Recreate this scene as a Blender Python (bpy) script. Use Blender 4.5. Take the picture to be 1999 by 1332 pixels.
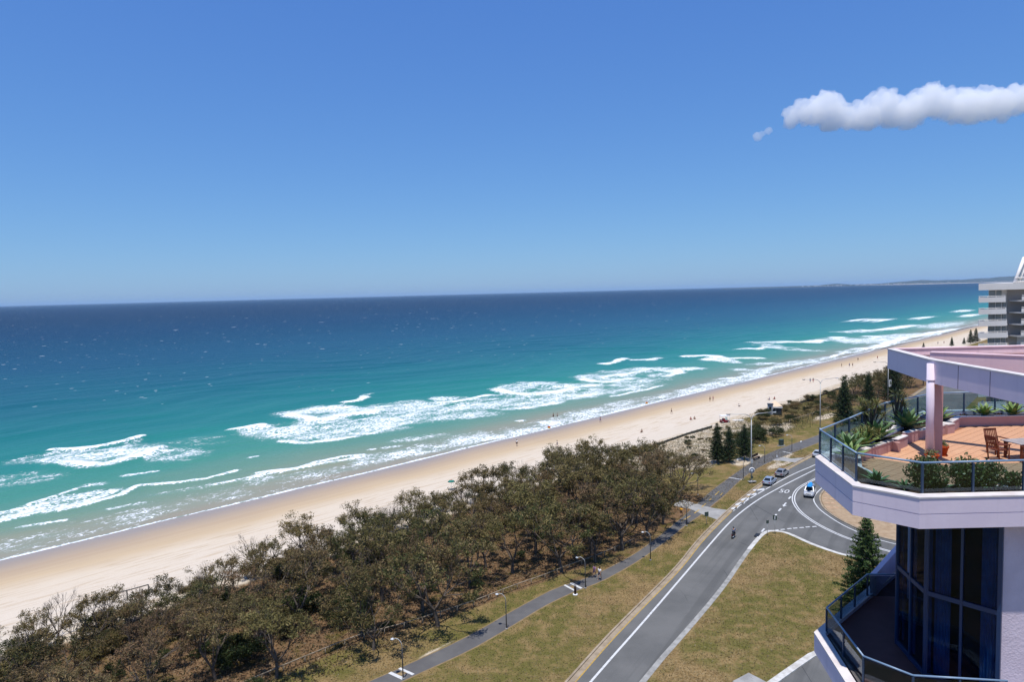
import bpy, bmesh, math, random
import numpy as np
from mathutils import Vector, Matrix, Quaternion, noise as mnoise
rnd = random.Random(7)
rs = np.random.RandomState(11)
for _o in list(bpy.data.objects): bpy.data.objects.remove(_o)
SC = bpy.context.scene
COL = SC.collection

# ---------------------------------------------------------------- camera, sky, sun, exposure
cam_d = bpy.data.cameras.new('camera'); cam = bpy.data.objects.new('camera', cam_d); COL.objects.link(cam)
cam_d.sensor_width = 36.0; cam_d.lens = 24.0; cam_d.clip_start = 0.1; cam_d.clip_end = 200000
_p = math.atan(94.5/1333.0); _r = math.radians(1.46)
_F = Vector((0, math.cos(_p), -math.sin(_p))); _U0 = Vector((0, math.sin(_p), math.cos(_p))); _R0 = Vector((1, 0, 0))
_R = _R0*math.cos(_r)-_U0*math.sin(_r); _U = _U0*math.cos(_r)+_R0*math.sin(_r)
_m = Matrix(((_R.x, _U.x, -_F.x, 0), (_R.y, _U.y, -_F.y, 0), (_R.z, _U.z, -_F.z, 40.0), (0, 0, 0, 1)))
cam.matrix_world = _m
SC.camera = cam
SUN_DIR = Vector((-0.06, -0.235, 0.97)).normalized()
SUN_EL = math.asin(SUN_DIR.z)
world = bpy.data.worlds.new('World'); SC.world = world; world.use_nodes = True
wt = world.node_tree; wt.nodes.clear()
sky = wt.nodes.new('ShaderNodeTexSky'); sky.sky_type = 'NISHITA'; sky.sun_disc = False
sky.sun_elevation = SUN_EL; sky.sun_rotation = math.atan2(SUN_DIR.x, SUN_DIR.y)
sky.altitude = 0; sky.air_density = 1.0; sky.dust_density = 0.35; sky.ozone_density = 4.0
bg = wt.nodes.new('ShaderNodeBackground'); bg.inputs[1].default_value = 0.1
wo = wt.nodes.new('ShaderNodeOutputWorld')
# one colour response for the whole dome (camera white balance and contrast on the sky)
_sp = wt.nodes.new('ShaderNodeSeparateColor'); _cb = wt.nodes.new('ShaderNodeCombineColor'); wt.links.new(sky.outputs[0], _sp.inputs[0])
for _i, (_g, _k) in enumerate(((.82, .505), (.72, .73), (.40, .945))):
    _a = wt.nodes.new('ShaderNodeMath'); _a.operation = 'MULTIPLY'; _a.inputs[1].default_value = .095; wt.links.new(_sp.outputs[_i], _a.inputs[0])
    _b = wt.nodes.new('ShaderNodeMath'); _b.operation = 'POWER'; _b.inputs[1].default_value = _g; wt.links.new(_a.outputs[0], _b.inputs[0])
    _c = wt.nodes.new('ShaderNodeMath'); _c.operation = 'MULTIPLY'; _c.inputs[1].default_value = _k*10; wt.links.new(_b.outputs[0], _c.inputs[0]); wt.links.new(_c.outputs[0], _cb.inputs[_i])
wt.links.new(_cb.outputs[0], bg.inputs[0]); wt.links.new(bg.outputs[0], wo.inputs[0])
sun_d = bpy.data.lights.new('sun', 'SUN'); sun_d.energy = 4.8; sun_d.angle = math.radians(0.53); sun_d.color = (1, .965, .91)
sun = bpy.data.objects.new('sun', sun_d); COL.objects.link(sun)
sun.rotation_euler = (-SUN_DIR).to_track_quat('-Z', 'Y').to_euler(); sun.location = (0, 0, 300)
vs = SC.view_settings; vs.view_transform = 'Standard'; vs.look = 'None'; vs.exposure = 0.0; vs.gamma = 1.0; vs.use_curve_mapping = False
cy = SC.cycles
cy.max_bounces = 16; cy.diffuse_bounces = 3; cy.glossy_bounces = 3; cy.transmission_bounces = 6; cy.transparent_max_bounces = 12
cy.volume_bounces = 2; cy.use_denoising = True; cy.caustics_reflective = False; cy.caustics_refractive = False

# ---------------------------------------------------------------- helpers
ES = Vector((0.7, 0.714)); ET = Vector((-0.714, 0.7))
def xy(s, t): return (0.7*s-0.714*t, 0.714*s+0.7*t)
def tof(x, y): return -0.714*x+0.7*y
def sof(x, y): return 0.7*x+0.714*y
_prof = [(-1e6, 0), (84, 0), (92, .35), (98, .1), (108, -1.0), (129, -3.0), (146, -4.0), (200, -6.0), (1e6, -12)]
def zt(t):
    for (a, za), (b, zb) in zip(_prof, _prof[1:]):
        if t <= b: return za+(zb-za)*(t-a)/(b-a)
    return -12
def gz(x, y): return zt(tof(x, y))

def lin(c):
    c = c/255.0
    return c/12.92 if c <= .04045 else ((c+.055)/1.055)**2.4
def S(r, g, b, k=0.62): return (lin(r)*k, lin(g)*k, lin(b)*k, 1)   # albedo of a sunlit surface seen as r,g,b

class NT:
    def __init__(s, name):
        s.m = bpy.data.materials.new(name); s.m.use_nodes = True; s.t = s.m.node_tree; s.t.nodes.clear()
        s.out = s.n('ShaderNodeOutputMaterial')
    def n(s, typ, **kw):
        o = s.t.nodes.new(typ)
        for k, v in kw.items(): setattr(o, k, v)
        return o
    def l(s, a, b): s.t.links.new(a, b)
    def val(s, sock, v):
        if hasattr(v, 'bl_idname') or hasattr(v, 'is_output'): s.l(v, sock)
        else: sock.default_value = v
    def math(s, op, a, b=0.0, c=None, clamp=False):
        o = s.n('ShaderNodeMath', operation=op, use_clamp=clamp); s.val(o.inputs[0], a); s.val(o.inputs[1], b)
        if c is not None: s.val(o.inputs[2], c)
        return o.outputs[0]
    def mix(s, f, a, b):
        o = s.n('ShaderNodeMix', data_type='RGBA'); s.val(o.inputs[0], f); s.val(o.inputs[6], a); s.val(o.inputs[7], b); return o.outputs[2]
    def rng(s, v, a, b, c=0.0, d=1.0, smooth=True):
        o = s.n('ShaderNodeMapRange'); o.interpolation_type = 'SMOOTHSTEP' if smooth else 'LINEAR'
        s.val(o.inputs[0], v); s.val(o.inputs[1], a); s.val(o.inputs[2], b); s.val(o.inputs[3], c); s.val(o.inputs[4], d); return o.outputs[0]
    def noise(s, vec, scale, detail=4, rough=.55, dist=0.0):
        o = s.n('ShaderNodeTexNoise'); 
        if vec is not None: s.l(vec, o.inputs['Vector'])
        o.inputs['Scale'].default_value = scale; o.inputs['Detail'].default_value = detail; o.inputs['Roughness'].default_value = rough; o.inputs['Distortion'].default_value = dist
        return o.outputs['Fac']
    def pos(s): return s.n('ShaderNodeNewGeometry').outputs['Position']
    def obj(s): return s.n('ShaderNodeTexCoord').outputs['Object']
    def mapping(s, vec, loc=(0, 0, 0), rot=(0, 0, 0), sc=(1, 1, 1)):
        o = s.n('ShaderNodeMapping'); s.l(vec, o.inputs[0]); o.inputs[1].default_value = loc; o.inputs[2].default_value = rot; o.inputs[3].default_value = sc; return o.outputs[0]
    def dot(s, vec, v):
        o = s.n('ShaderNodeVectorMath', operation='DOT_PRODUCT'); s.l(vec, o.inputs[0]); o.inputs[1].default_value = v; return o.outputs['Value']
    def attr(s, name, out='Fac'):
        o = s.n('ShaderNodeAttribute'); o.attribute_name = name; return o.outputs[out]
    def ramp(s, f, stops, interp='LINEAR'):
        o = s.n('ShaderNodeValToRGB'); s.val(o.inputs[0], f); r = o.color_ramp; r.interpolation = interp
        while len(r.elements) < len(stops): r.elements.new(0.5)
        for e, (p, c) in zip(r.elements, stops): e.position = p; e.color = c
        return o.outputs[0]
    def bump(s, h, strength=.3, dist=.05, normal=None):
        o = s.n('ShaderNodeBump'); o.inputs['Strength'].default_value = strength; o.inputs['Distance'].default_value = dist; s.l(h, o.inputs['Height'])
        if normal is not None: s.l(normal, o.inputs['Normal'])
        return o.outputs[0]
    def pbsdf(s, col, rough=.7, spec=.3, metal=0.0, normal=None, coat=0.0):
        o = s.n('ShaderNodeBsdfPrincipled'); s.val(o.inputs['Base Color'], col); s.val(o.inputs['Roughness'], rough)
        s.val(o.inputs['Specular IOR Level'], spec); o.inputs['Metallic'].default_value = metal; o.inputs['Coat Weight'].default_value = coat
        if normal is not None: s.l(normal, o.inputs['Normal'])
        return o.outputs[0]
    def done(s, sh): s.l(sh, s.out.inputs[0]); return s.m

def surf(name, c1, c2=None, scale=3.0, rough=.75, spec=.25, bump=.15, metal=0.0, coat=0.0, objc=True, bd=.02):
    n = NT(name); v = n.obj() if objc else n.pos()
    if c2 is None: c2 = tuple(x*.8 for x in c1[:3])+(1,)
    f = n.rng(n.noise(v, scale, 6, .6), .3, .7)
    col = n.mix(f, c1, c2)
    nb = n.bump(n.noise(v, scale*12, 3), bump, bd) if bump else None
    return n.done(n.pbsdf(col, rough, spec, metal, nb, coat))
def plain(name, c, rough=.5, spec=.4, metal=0.0, coat=0.0):
    return surf(name, c, tuple(x*.9 for x in c[:3])+(1,), 5, rough, spec, 0, metal, coat)
def glass(name, tint, refl=.10, tr=1.0):
    n = NT(name)
    t = n.n('ShaderNodeBsdfTransparent'); t.inputs[0].default_value = tint
    g = n.n('ShaderNodeBsdfGlossy'); g.inputs['Roughness'].default_value = .03; g.inputs[0].default_value = (.9, .95, 1, 1)
    f = n.n('ShaderNodeLayerWeight'); f.inputs[0].default_value = .5
    m = n.n('ShaderNodeMixShader'); n.l(n.math('ADD', n.math('MULTIPLY', n.math('POWER', f.outputs['Facing'], 5.0), .6), refl*.35, clamp=True), m.inputs[0]); n.l(t.outputs[0], m.inputs[1]); n.l(g.outputs[0], m.inputs[2])
    return n.done(m.outputs[0])

class MB:
    def __init__(s): s.v = []; s.f = []; s.sm = []
    def face_add(s, vs, fs, smooth=False):
        o = len(s.v); s.v += [tuple(p) for p in vs]
        for f in fs: s.f.append(tuple(i+o for i in f)); s.sm.append(smooth)
        return s
    def box(s, c, d, rz=0.0, M=None, taper=1.0):
        x, y, z = d[0]/2, d[1]/2, d[2]/2; cs, sn = math.cos(rz), math.sin(rz); vs = []
        for k in (-1, 1):
            q = taper if k > 0 else 1.0
            for i, j in ((-1, -1), (1, -1), (1, 1), (-1, 1)):
                a, b = i*x*q, j*y*q; vs.append(Vector((c[0]+a*cs-b*sn, c[1]+a*sn+b*cs, c[2]+k*z)))
        if M is not None: vs = [M @ p for p in vs]
        return s.face_add(vs, [(3, 2, 1, 0), (4, 5, 6, 7), (0, 1, 5, 4), (1, 2, 6, 5), (2, 3, 7, 6), (3, 0, 4, 7)])
    def prism(s, poly, z0, z1, cap=True):
        n = len(poly)
        a = sum(poly[i][0]*poly[(i+1) % n][1]-poly[(i+1) % n][0]*poly[i][1] for i in range(n))
        if a < 0: poly = poly[::-1]
        vs = [(p[0], p[1], z0) for p in poly]+[(p[0], p[1], z1) for p in poly]
        fs = [(i, (i+1) % n, n+(i+1) % n, n+i) for i in range(n)]
        if cap: fs += [tuple(range(n-1, -1, -1)), tuple(range(n, 2*n))]
        return s.face_add(vs, fs)
    def tube(s, pts, rad, n=6, cap=True, smooth=True):
        pts = [Vector(p) for p in pts]; rr = rad if isinstance(rad, (list, tuple)) else [rad]*len(pts)
        vs = []; up = Vector((0, 0, 1))
        for i, p in enumerate(pts):
            d = (pts[min(i+1, len(pts)-1)]-pts[max(i-1, 0)]).normalized()
            a = d.cross(Vector((1, 0, 0)) if abs(d.x) < .8 else Vector((0, 1, 0))).normalized(); b = d.cross(a)
            for k in range(n):
                t = 2*math.pi*k/n; vs.append(p+(a*math.cos(t)+b*math.sin(t))*rr[i])
        fs = []
        for i in range(len(pts)-1):
            for k in range(n): fs.append((i*n+k, i*n+(k+1) % n, (i+1)*n+(k+1) % n, (i+1)*n+k))
        if cap: fs += [tuple(range(n-1, -1, -1)), tuple((len(pts)-1)*n+k for k in range(n))]
        return s.face_add(vs, fs, smooth)
    def lathe(s, prof, n=14, c=(0, 0, 0), smooth=True):
        vs = [(c[0]+r*math.cos(2*math.pi*k/n), c[1]+r*math.sin(2*math.pi*k/n), c[2]+z) for r, z in prof for k in range(n)]
        fs = [(i*n+k, i*n+(k+1) % n, (i+1)*n+(k+1) % n, (i+1)*n+k) for i in range(len(prof)-1) for k in range(n)]
        fs += [tuple(range(n-1, -1, -1)), tuple((len(prof)-1)*n+k for k in range(n))]
        return s.face_add(vs, fs, smooth)
    def loft(s, rings, smooth=False, cap=True):
        n = len(rings[0]); vs = [p for r in rings for p in r]
        fs = [(i*n+k, i*n+(k+1) % n, (i+1)*n+(k+1) % n, (i+1)*n+k) for i in range(len(rings)-1) for k in range(n)]
        if cap: fs += [tuple(range(n-1, -1, -1)), tuple((len(rings)-1)*n+k for k in range(n))]
        return s.face_add(vs, fs, smooth)
    def ribbon(s, L, Rr, z):
        L = resample(L, 40); Rr = resample(Rr, 40)
        vs = [(p[0], p[1], z) for p in L]+[(p[0], p[1], z) for p in Rr]; n = len(L)
        return s.face_add(vs, [(i+1, i, n+i, n+i+1) for i in range(n-1)])
    def line(s, pts, w, z, h=None):      # flat strip or raised rib along a polyline
        L, Rr = offs(pts, w/2), offs(pts, -w/2); n = len(L)
        if h is None:
            return s.face_add([(p[0], p[1], z) for p in L]+[(p[0], p[1], z) for p in Rr], [(i+1, i, n+i, n+i+1) for i in range(n-1)])
        vs = []
        for k in range(n):
            vs += [(L[k][0], L[k][1], z), (L[k][0], L[k][1], z+h), (Rr[k][0], Rr[k][1], z+h), (Rr[k][0], Rr[k][1], z)]
        fs = []
        for k in range(n-1):
            a, b = k*4, k*4+4
            fs += [(a, a+1, b+1, b), (a+1, a+2, b+2, b+1), (a+2, a+3, b+3, b+2)]
        fs += [(0, 3, 2, 1), (n*4-4, n*4-3, n*4-2, n*4-1)]
        return s.face_add(vs, fs)
    def mesh(s, name, mat=None):
        me = bpy.data.meshes.new(name); me.from_pydata(s.v, [], s.f); me.update()
        if any(s.sm): me.polygons.foreach_set('use_smooth', s.sm)
        if mat is not None: me.materials.append(mat)
        return me
    def build(s, name, mat, parent=None, off=None, bevel=0.0):
        if off is not None: s.v = [(a-off[0], b-off[1], c-off[2]) for a, b, c in s.v]
        me = s.mesh(name, mat); o = bpy.data.objects.new(name, me); COL.objects.link(o)
        bm = bmesh.new(); bm.from_mesh(me); bmesh.ops.recalc_face_normals(bm, faces=bm.faces)
        if bevel: bmesh.ops.bevel(bm, geom=bm.edges[:], offset=bevel, segments=1, affect='EDGES')
        bm.to_mesh(me); bm.free()
        if parent is not None: o.parent = parent
        return o
def offs(pts, d):
    out = []; n = len(pts)
    for i in range(n):
        a = Vector(pts[max(i-1, 0)][:2]); b = Vector(pts[min(i+1, n-1)][:2]); v = (b-a).normalized(); p = Vector(pts[i][:2])
        out.append((p.x-v.y*d, p.y+v.x*d))
    return out
def resample(pts, n):
    P = np.array([p[:2] for p in pts], float); d = np.r_[0, np.cumsum(np.hypot(*np.diff(P, axis=0).T))]; u = np.linspace(0, d[-1], n)
    return list(zip(np.interp(u, d, P[:, 0]), np.interp(u, d, P[:, 1])))
def smooth(pts, n=40, it=2):
    P = [tuple(p[:2]) for p in pts]
    for _ in range(it):
        Q = [P[0]]
        for a, b in zip(P, P[1:]): Q += [(a[0]*.75+b[0]*.25, a[1]*.75+b[1]*.25), (a[0]*.25+b[0]*.75, a[1]*.25+b[1]*.75)]
        P = Q+[P[-1]]
    return resample(P, n)
def tag(o, label, cat=None, group=None, kind=None):
    o['label'] = label
    if cat: o['category'] = cat
    if group: o['group'] = group
    if kind: o['kind'] = kind
    return o
def thing(name, label, cat, loc=(0, 0, 0), rz=0.0, group=None):
    o = bpy.data.objects.new(name, None); COL.objects.link(o); o.location = loc; o.rotation_euler = (0, 0, rz); o.empty_display_size = .2
    return tag(o, label, cat, group)
def structure(o, label): o['kind'] = 'structure'; o['label'] = label; return o
def link(name, me, parent=None, loc=(0, 0, 0), rot=(0, 0, 0), sc=(1, 1, 1)):
    o = bpy.data.objects.new(name, me); COL.objects.link(o); o.location = loc; o.rotation_euler = rot; o.scale = sc; o.parent = parent; return o
def dup(root, loc, rz, label, sc=(1, 1, 1)):
    r = root.copy(); COL.objects.link(r); r.location = loc; r.rotation_euler = (0, 0, rz); r.scale = sc; r['label'] = label
    for ch in root.children:
        c = ch.copy(); COL.objects.link(c); c.parent = r
        for g in ch.children:
            d = g.copy(); COL.objects.link(d); d.parent = c
    return r
def np_mesh(name, V, Q, mat, cols=None, smooth=False):
    me = bpy.data.meshes.new(name); nv, nf, k = len(V), len(Q), Q.shape[1]
    me.vertices.add(nv); me.vertices.foreach_set('co', np.ascontiguousarray(V, dtype=np.float32).ravel())
    me.loops.add(nf*k); me.loops.foreach_set('vertex_index', np.ascontiguousarray(Q, dtype=np.int32).ravel())
    me.polygons.add(nf); me.polygons.foreach_set('loop_start', np.arange(0, nf*k, k, dtype=np.int32)); me.polygons.foreach_set('loop_total', np.full(nf, k, dtype=np.int32))
    if smooth: me.polygons.foreach_set('use_smooth', np.ones(nf, dtype=bool))
    me.update(calc_edges=True); me.validate()
    if cols is not None:
        a = me.color_attributes.new('col', 'FLOAT_COLOR', 'POINT'); a.data.foreach_set('color', np.ascontiguousarray(cols, dtype=np.float32).ravel())
    me.materials.append(mat); return me
def grid_mesh(name, us, ws, fn, mat, attrs=None, smooth=True):
    U, W = np.meshgrid(us, ws, indexing='ij'); X = 0.7*U-0.714*W; Y = 0.714*U+0.7*W; Z = fn(U, W)
    V = np.stack([X, Y, Z], -1).reshape(-1, 3); nu, nw = len(us), len(ws)
    i = np.arange(nu*nw).reshape(nu, nw); Q = np.stack([i[:-1, :-1], i[1:, :-1], i[1:, 1:], i[:-1, 1:]], -1).reshape(-1, 4)
    me = np_mesh(name, V, Q, mat, smooth=smooth)
    for k, a in (attrs or {}).items():
        at = me.attributes.new(k, 'FLOAT', 'POINT'); at.data.foreach_set('value', np.ascontiguousarray(a(U, W), dtype=np.float32).ravel())
    return link(name, me)
def geo(a, b, n): return np.geomspace(a, b, n)
def fnoise(x, y, seed=0):           # smooth value noise on arrays
    xi = np.floor(x).astype(np.int64); yi = np.floor(y).astype(np.int64); fx = x-xi; fy = y-yi
    def h(a, b):
        n = (a*374761393+b*668265263+seed*974711) & 0x7fffffff; n = ((n ^ (n >> 13))*1274126177) & 0x7fffffff; return ((n ^ (n >> 16)) & 0xffff)/65535.0
    fx = fx*fx*(3-2*fx); fy = fy*fy*(3-2*fy)
    return (h(xi, yi)*(1-fx)+h(xi+1, yi)*fx)*(1-fy)+(h(xi, yi+1)*(1-fx)+h(xi+1, yi+1)*fx)*fy

# ---------------------------------------------------------------- ground, beach, sea, far hills, air, cloud
WS = dict(KERB_L=[(-22, 22), (-8, 46), (4.91, 67.39), (9.82, 75.63), (15.09, 83.65), (23.08, 95.65), (28.31, 105.13), (34.5, 114.65), (38.1, 120.02), (42.98, 126.96), (49.94, 136.42), (59.3, 147.25), (69.82, 158.42), (100, 192), (180, 285)],
 LINE1=[(-20, 23), (7.13, 67.29), (15.83, 80.91), (30.68, 104.96), (35.82, 113.12), (40.01, 119.01), (45.47, 125.78), (50.36, 131.0), (55.52, 136.29), (64.97, 145.61), (95, 175)],
 LINE2=[(38.5, 119.3), (42.62, 124.76), (45.81, 128.35), (50.16, 133.12), (54.84, 138.25), (61.06, 144.51), (66.56, 149.19), (97, 180)],
 CURVE=[(95, 171), (61.76, 138.38), (56.19, 132.94), (53.41, 128.69), (51.72, 124.94), (50.93, 122.23), (50.22, 118.77), (50.06, 115.45), (50.36, 111.02), (51.53, 106.37), (52.4, 104.5), (54.11, 101.36), (56.2, 98.46), (66, 88)],
 EDGE_R=[(97, 170), (63.51, 135.56), (60.08, 131.88), (56.78, 127.41), (55.5, 124.94), (54.71, 122.53), (53.91, 118.47), (54.04, 111.75), (54.83, 108.05), (55.84, 104.93), (58.11, 101.84), (68, 92)],
 KERB_R=[(98, 169), (64.16, 134.75), (60.24, 130.47), (58.38, 127.93), (56.92, 125.14), (55.67, 121.54), (55.04, 118.96), (54.99, 113.74), (55.84, 109.37), (56.69, 106.23), (58.92, 103.01), (70, 93)],
 MED=[(-14, 26), (12.28, 67.43), (19.84, 77.99), (26.84, 88.19), (31.9, 96.48), (34.73, 101.01), (38.06, 105.96), (39.19, 107.49), (40.51, 108.81), (41.33, 109.23), (42.35, 109.04), (43.38, 108.48), (43.96, 107.85), (44.72, 105.72), (45.76, 102.57), (47.87, 98.92), (48.62, 98.27), (51.59, 95.47), (52.76, 94.58), (64, 85)],
 DRIVE=[(8, 52), (25.82, 66.54), (28.8, 68.96), (31.95, 71.45), (44, 77)],
 PATH_L=[(-45, 42), (-15.73, 68.5), (-13.96, 69.76), (-12.5, 71.19), (-9.31, 74.04), (-6.67, 76.57), (-3.81, 79.72), (-1.6, 82.49), (3.25, 87.86), (5.14, 89.79), (8.2, 91.64), (10.65, 93.47), (13.7, 96.52), (17.73, 100.72), (23.42, 108.63), (29.09, 117.08), (33.43, 123.98), (38.15, 131.72), (44.73, 140.84), (50.31, 148.59), (55.32, 155.0), (60.47, 160.9), (67.07, 167.5), (81.18, 179.61), (140, 236)],
 PATH_R=[(-41, 42), (-11.73, 68.64), (-9.79, 70.3), (-5.68, 73.86), (-3.26, 76.52), (-0.47, 79.8), (3.08, 84.18), (6.26, 87.27), (8.91, 89.41), (11.32, 91.09), (14.11, 93.96), (17.1, 97.24), (20.73, 101.75), (25.06, 107.62), (28.75, 113.14), (32.85, 118.17), (36.35, 123.43), (40.61, 129.46), (47.05, 139.75), (51.98, 146.24), (57.42, 152.41), (62.34, 157.2), (66.92, 161.32), (80, 173.5), (141, 232)],
 RAIL=[(-34, 62), (-25.14, 70.87), (-18.74, 76.83), (-14.32, 79.01), (-9.97, 81.87), (-5.44, 85.08), (-0.82, 89.03), (3.82, 92.51), (6.51, 94.97), (12.19, 99.3), (18.45, 105.2)])
FOAM = [[[47.8,241.2,52.6,237.7,60.9,236.1,71.9,241.1],2.2,1.0],[[41.7,232.9,50.8,230.0,58.2,222.5,65.7,218.5,70.4,203.4],5,0.55],[[45.5,218.3,47.9,212.2,52.5,208.1,59.4,210.5,69.2,215.8],3.5,0.95],[[45.2,228.5,52.0,219.9,61.0,219.0],4,0.75],[[29.8,209.6,33.5,210.1,37.7,207.7],4,0.42],[[43.1,187.1,46.5,185.3],1,0.6],[[52.7,190.5,59.2,189.4],1,0.65],[[95.9,226.2,100.4,225.2,105.4,227.2],3.0,1.0],[[75.9,218.8,81.7,219.7],6,0.35],[[29.9,179.8,34.6,181.6,40.4,185.0],1.05,1.0],[[24.7,176.9,29.5,177.7],1.2,0.7],[[29.1,173.5,35.3,176.7,41.8,176.1],3,0.6],[[23.5,169.6,29.8,170.5,36.0,169.0,41.7,170.0,46.5,171.6,51.7,176.5,59.0,171.7,64.9,170.2,73.2,171.9],1.12,1.0],[[23.9,171.7,30.3,173.0,36.5,171.3,46.3,176.2],1.6,0.75],[[25.5,163.3,32.9,161.0],0.5,0.7],[[41.0,162.1,47.9,161.5],0.6,0.7],[[23.4,151.6,28.6,149.7,33.4,147.7,41.1,150.5,48.4,152.2,56.0,152.7,64.2,153.3],4,0.37],[[52.2,165.7,64.0,162.7,71.2,161.2],2,0.4],[[63.9,162.4,72.5,162.1,77.4,162.7,86.5,161.2,100.6,158.7],1.5,0.95],[[81.7,184.2,84.0,183.6],0.98,1.0],[[75.2,165.1,84.5,161.6,91.3,163.2,98.6,163.0,103.3,160.1],1.35,0.97],[[73.1,157.4,85.8,153.6,96.4,151.6,109.3,151.3],3.5,0.4],[[122.0,234.6,122.2,227.4,121.9,218.0,134.3,217.9,144.9,217.8],4.9,1.0],[[126.5,243.0,137.4,243.7,142.4,236.7,144.3,222.4],5,0.8],[[143.6,215.9,152.8,218.4,165.0,213.5],3,0.85],[[155.2,227.2,167.8,222.4,166.4,207.5],5,0.6],[[103.3,218.8,105.2,205.5,111.1,197.8,123.4,197.9,132.3,191.9],6,0.66],[[98.8,198.6,102.6,189.1,111.8,186.7,116.2,186.0],2.4,0.9],[[119.5,189.4,123.7,186.4,134.3,189.3],2.7,0.9],[[140.9,199.0,147.1,190.6,159.5,187.3,169.6,181.8],5,0.62],[[131.9,198.5,147.6,203.3,162.3,197.7],5,0.6],[[103.1,213.4,106.8,214.2],2.7,1.0],[[174.9,214.1,178.4,209.3,187.0,208.8,200.1,212.2],3.8,1.0],[[181.7,221.0,188.6,215.9],3,0.6],[[211.5,216.9,210.0,205.2,209.3,196.1,221.9,193.2,247.4,191.7],4.9,1.0],[[222.1,220.9,238.8,220.9,244.3,206.2,244.2,194.0],6,0.62],[[173.6,197.6,187.0,195.5,194.2,185.4,209.1,182.1,230.5,178.7],6,0.6],[[180.0,184.8,187.4,176.8,209.5,177.0,231.9,178.7],2,0.75],[[152.1,246.2,157.1,246.4,164.8,251.9],3.5,1.0],[[167.5,256.0,172.6,258.1],1.2,0.6],[[327.8,244.5,337.2,242.3,356.2,251.2],3.8,1.0],[[263.6,210.6,259.6,198.7,261.0,191.3,276.2,191.3],4.6,1.0],[[272.8,203.6,291.8,204.6,310.9,204.7],4.6,0.95],[[274.8,215.5,300.0,217.0,320.7,211.1,326.5,201.6],6,0.55],[[238.2,180.1,254.6,178.6,265.3,174.8],6,0.5],[[228.5,166.6,245.7,167.1,266.8,166.5],1.6,0.9],[[164.8,159.4,166.6,158.2],1.35,1.0],[[168.8,152.3,171.6,151.5],1.2,0.7],[[108.5,164.9,110.0,163.9],0.75,1.0],[[112.4,163.3,117.0,161.7],0.8,0.7],[[122.0,168.6,133.7,163.2,143.3,156.7],3,0.4],[[100.3,155.5,110.1,152.3,121.9,149.0,136.0,150.6,145.0,147.4,152.6,146.0,163.8,145.6,183.8,146.3,208.0,146.1,233.7,144.5],3.6,0.62],[[112.3,155.3,126.2,154.2,141.2,154.4,151.8,149.6],3,0.48],[[171.3,145.0,185.9,147.7,200.3,149.3,212.2,148.4,224.9,147.4,238.5,146.3,255.6,146.7,282.2,147.2,308.1,147.7,339.4,153.6,369.3,155.2,396.1,153.1,418.4,150.6],4,0.62],[[178.5,151.1,205.8,153.4,238.5,151.2,268.4,149.9,305.0,152.5,316.4,149.5],4,0.48],[[369.3,172.0,379.0,166.5,384.7,156.9,422.0,151.9],4,0.62],[[342.4,166.5,342.5,157.3],4,0.62],[[303.1,155.4,307.8,153.9],2,0.8],[[423.7,148.9,450.3,150.7],3.0,1.0],[[460.6,152.8,487.0,152.3],4,0.62],[[487.0,152.3,499.0,146.8,551.4,150.9,604.6,153.4,691.1,149.1],6.75,0.95],[[574.8,192.4,550.8,166.4,611.0,168.8,649.7,155.5],12,0.7],[[609.2,185.8,608.6,174.4],5.25,1.0],[[692.2,209.3,696.3,197.8,743.6,196.2,785.5,188.1],10.8,1.0],[[739.2,210.0,732.2,175.3,790.7,170.7,865.0,169.2],12,0.62],[[664.4,220.6,680.0,205.6],8,0.6],[[933.0,237.1,959.0,220.7,997.7,204.2,1045.3,179.6],10.8,1.0],[[1061.3,217.3,1091.8,189.8],12.2,0.9],[[1190.3,230.4,1251.6,217.7],13.5,0.9],[[691.1,149.1,726.8,140.4,782.3,134.2],6.0,0.95],[[324.4,242.9,334.2,242.4,354.2,250.0],4.1,1.0],[[357.6,244.0,361.8,236.7,374.3,236.2],3,0.75],[[388.7,224.4,398.7,215.1,388.9,197.2,397.4,182.4],6.1,0.95],[[384.0,205.8,375.8,187.9],4,0.8],[[448.3,219.4,457.1,209.8,470.5,209.8,475.0,201.2],6.1,0.97],[[518.1,236.1,533.8,217.8,550.8,201.6],6,0.75],[[519.5,208.7,528.4,199.6,551.2,200.9],6.8,1.0],[[501.2,223.5,468.3,188.2,466.8,173.6],6,0.5],[[590.5,204.3,583.0,197.1],6.8,1.0],[[880.0,279.1,873.6,259.6,911.3,261.4,839.4,234.3],8.1,0.97],[[317.1,207.5,318.8,195.5,333.1,191.1],5,0.75],[[298.4,185.4,322.3,189.9],4.1,0.9]]
FPOLY = [[[127.6,245.2,139.2,246.9,146.1,239.8,150.3,225.8,168.4,223.3,181.7,221.0,200.7,213.5,184.0,191.2,169.6,181.8,157.3,184.8,145.9,189.0,131.9,186.6,115.3,184.6,101.9,187.7,98.8,198.6,101.6,215.4,107.6,224.7,117.4,227.3],0.62],[[173.6,197.6,213.3,218.7,242.6,232.6,251.6,219.0,248.5,192.5,231.2,177.6,208.3,176.0,184.2,175.9,177.9,186.1],0.6],[[264.8,211.5,294.8,220.0,322.3,212.2,322.3,199.1,265.7,165.8,227.7,164.9,233.4,178.7,256.3,182.1,256.6,191.6],0.58],[[41.0,233.8,52.3,236.5,71.4,239.5,70.5,218.0,70.0,202.3,59.4,207.3,52.0,206.2,47.5,210.3,43.4,220.3],0.6],[[23.9,171.7,29.6,179.6,40.4,185.0,43.7,174.9,33.8,169.7,23.3,168.2],0.52],[[265.5,213.2,287.8,218.3,327.7,215.9,340.3,195.2,314.3,181.5,268.4,167.9,240.7,168.2,206.8,174.8,227.8,192.5],0.5]]

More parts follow.
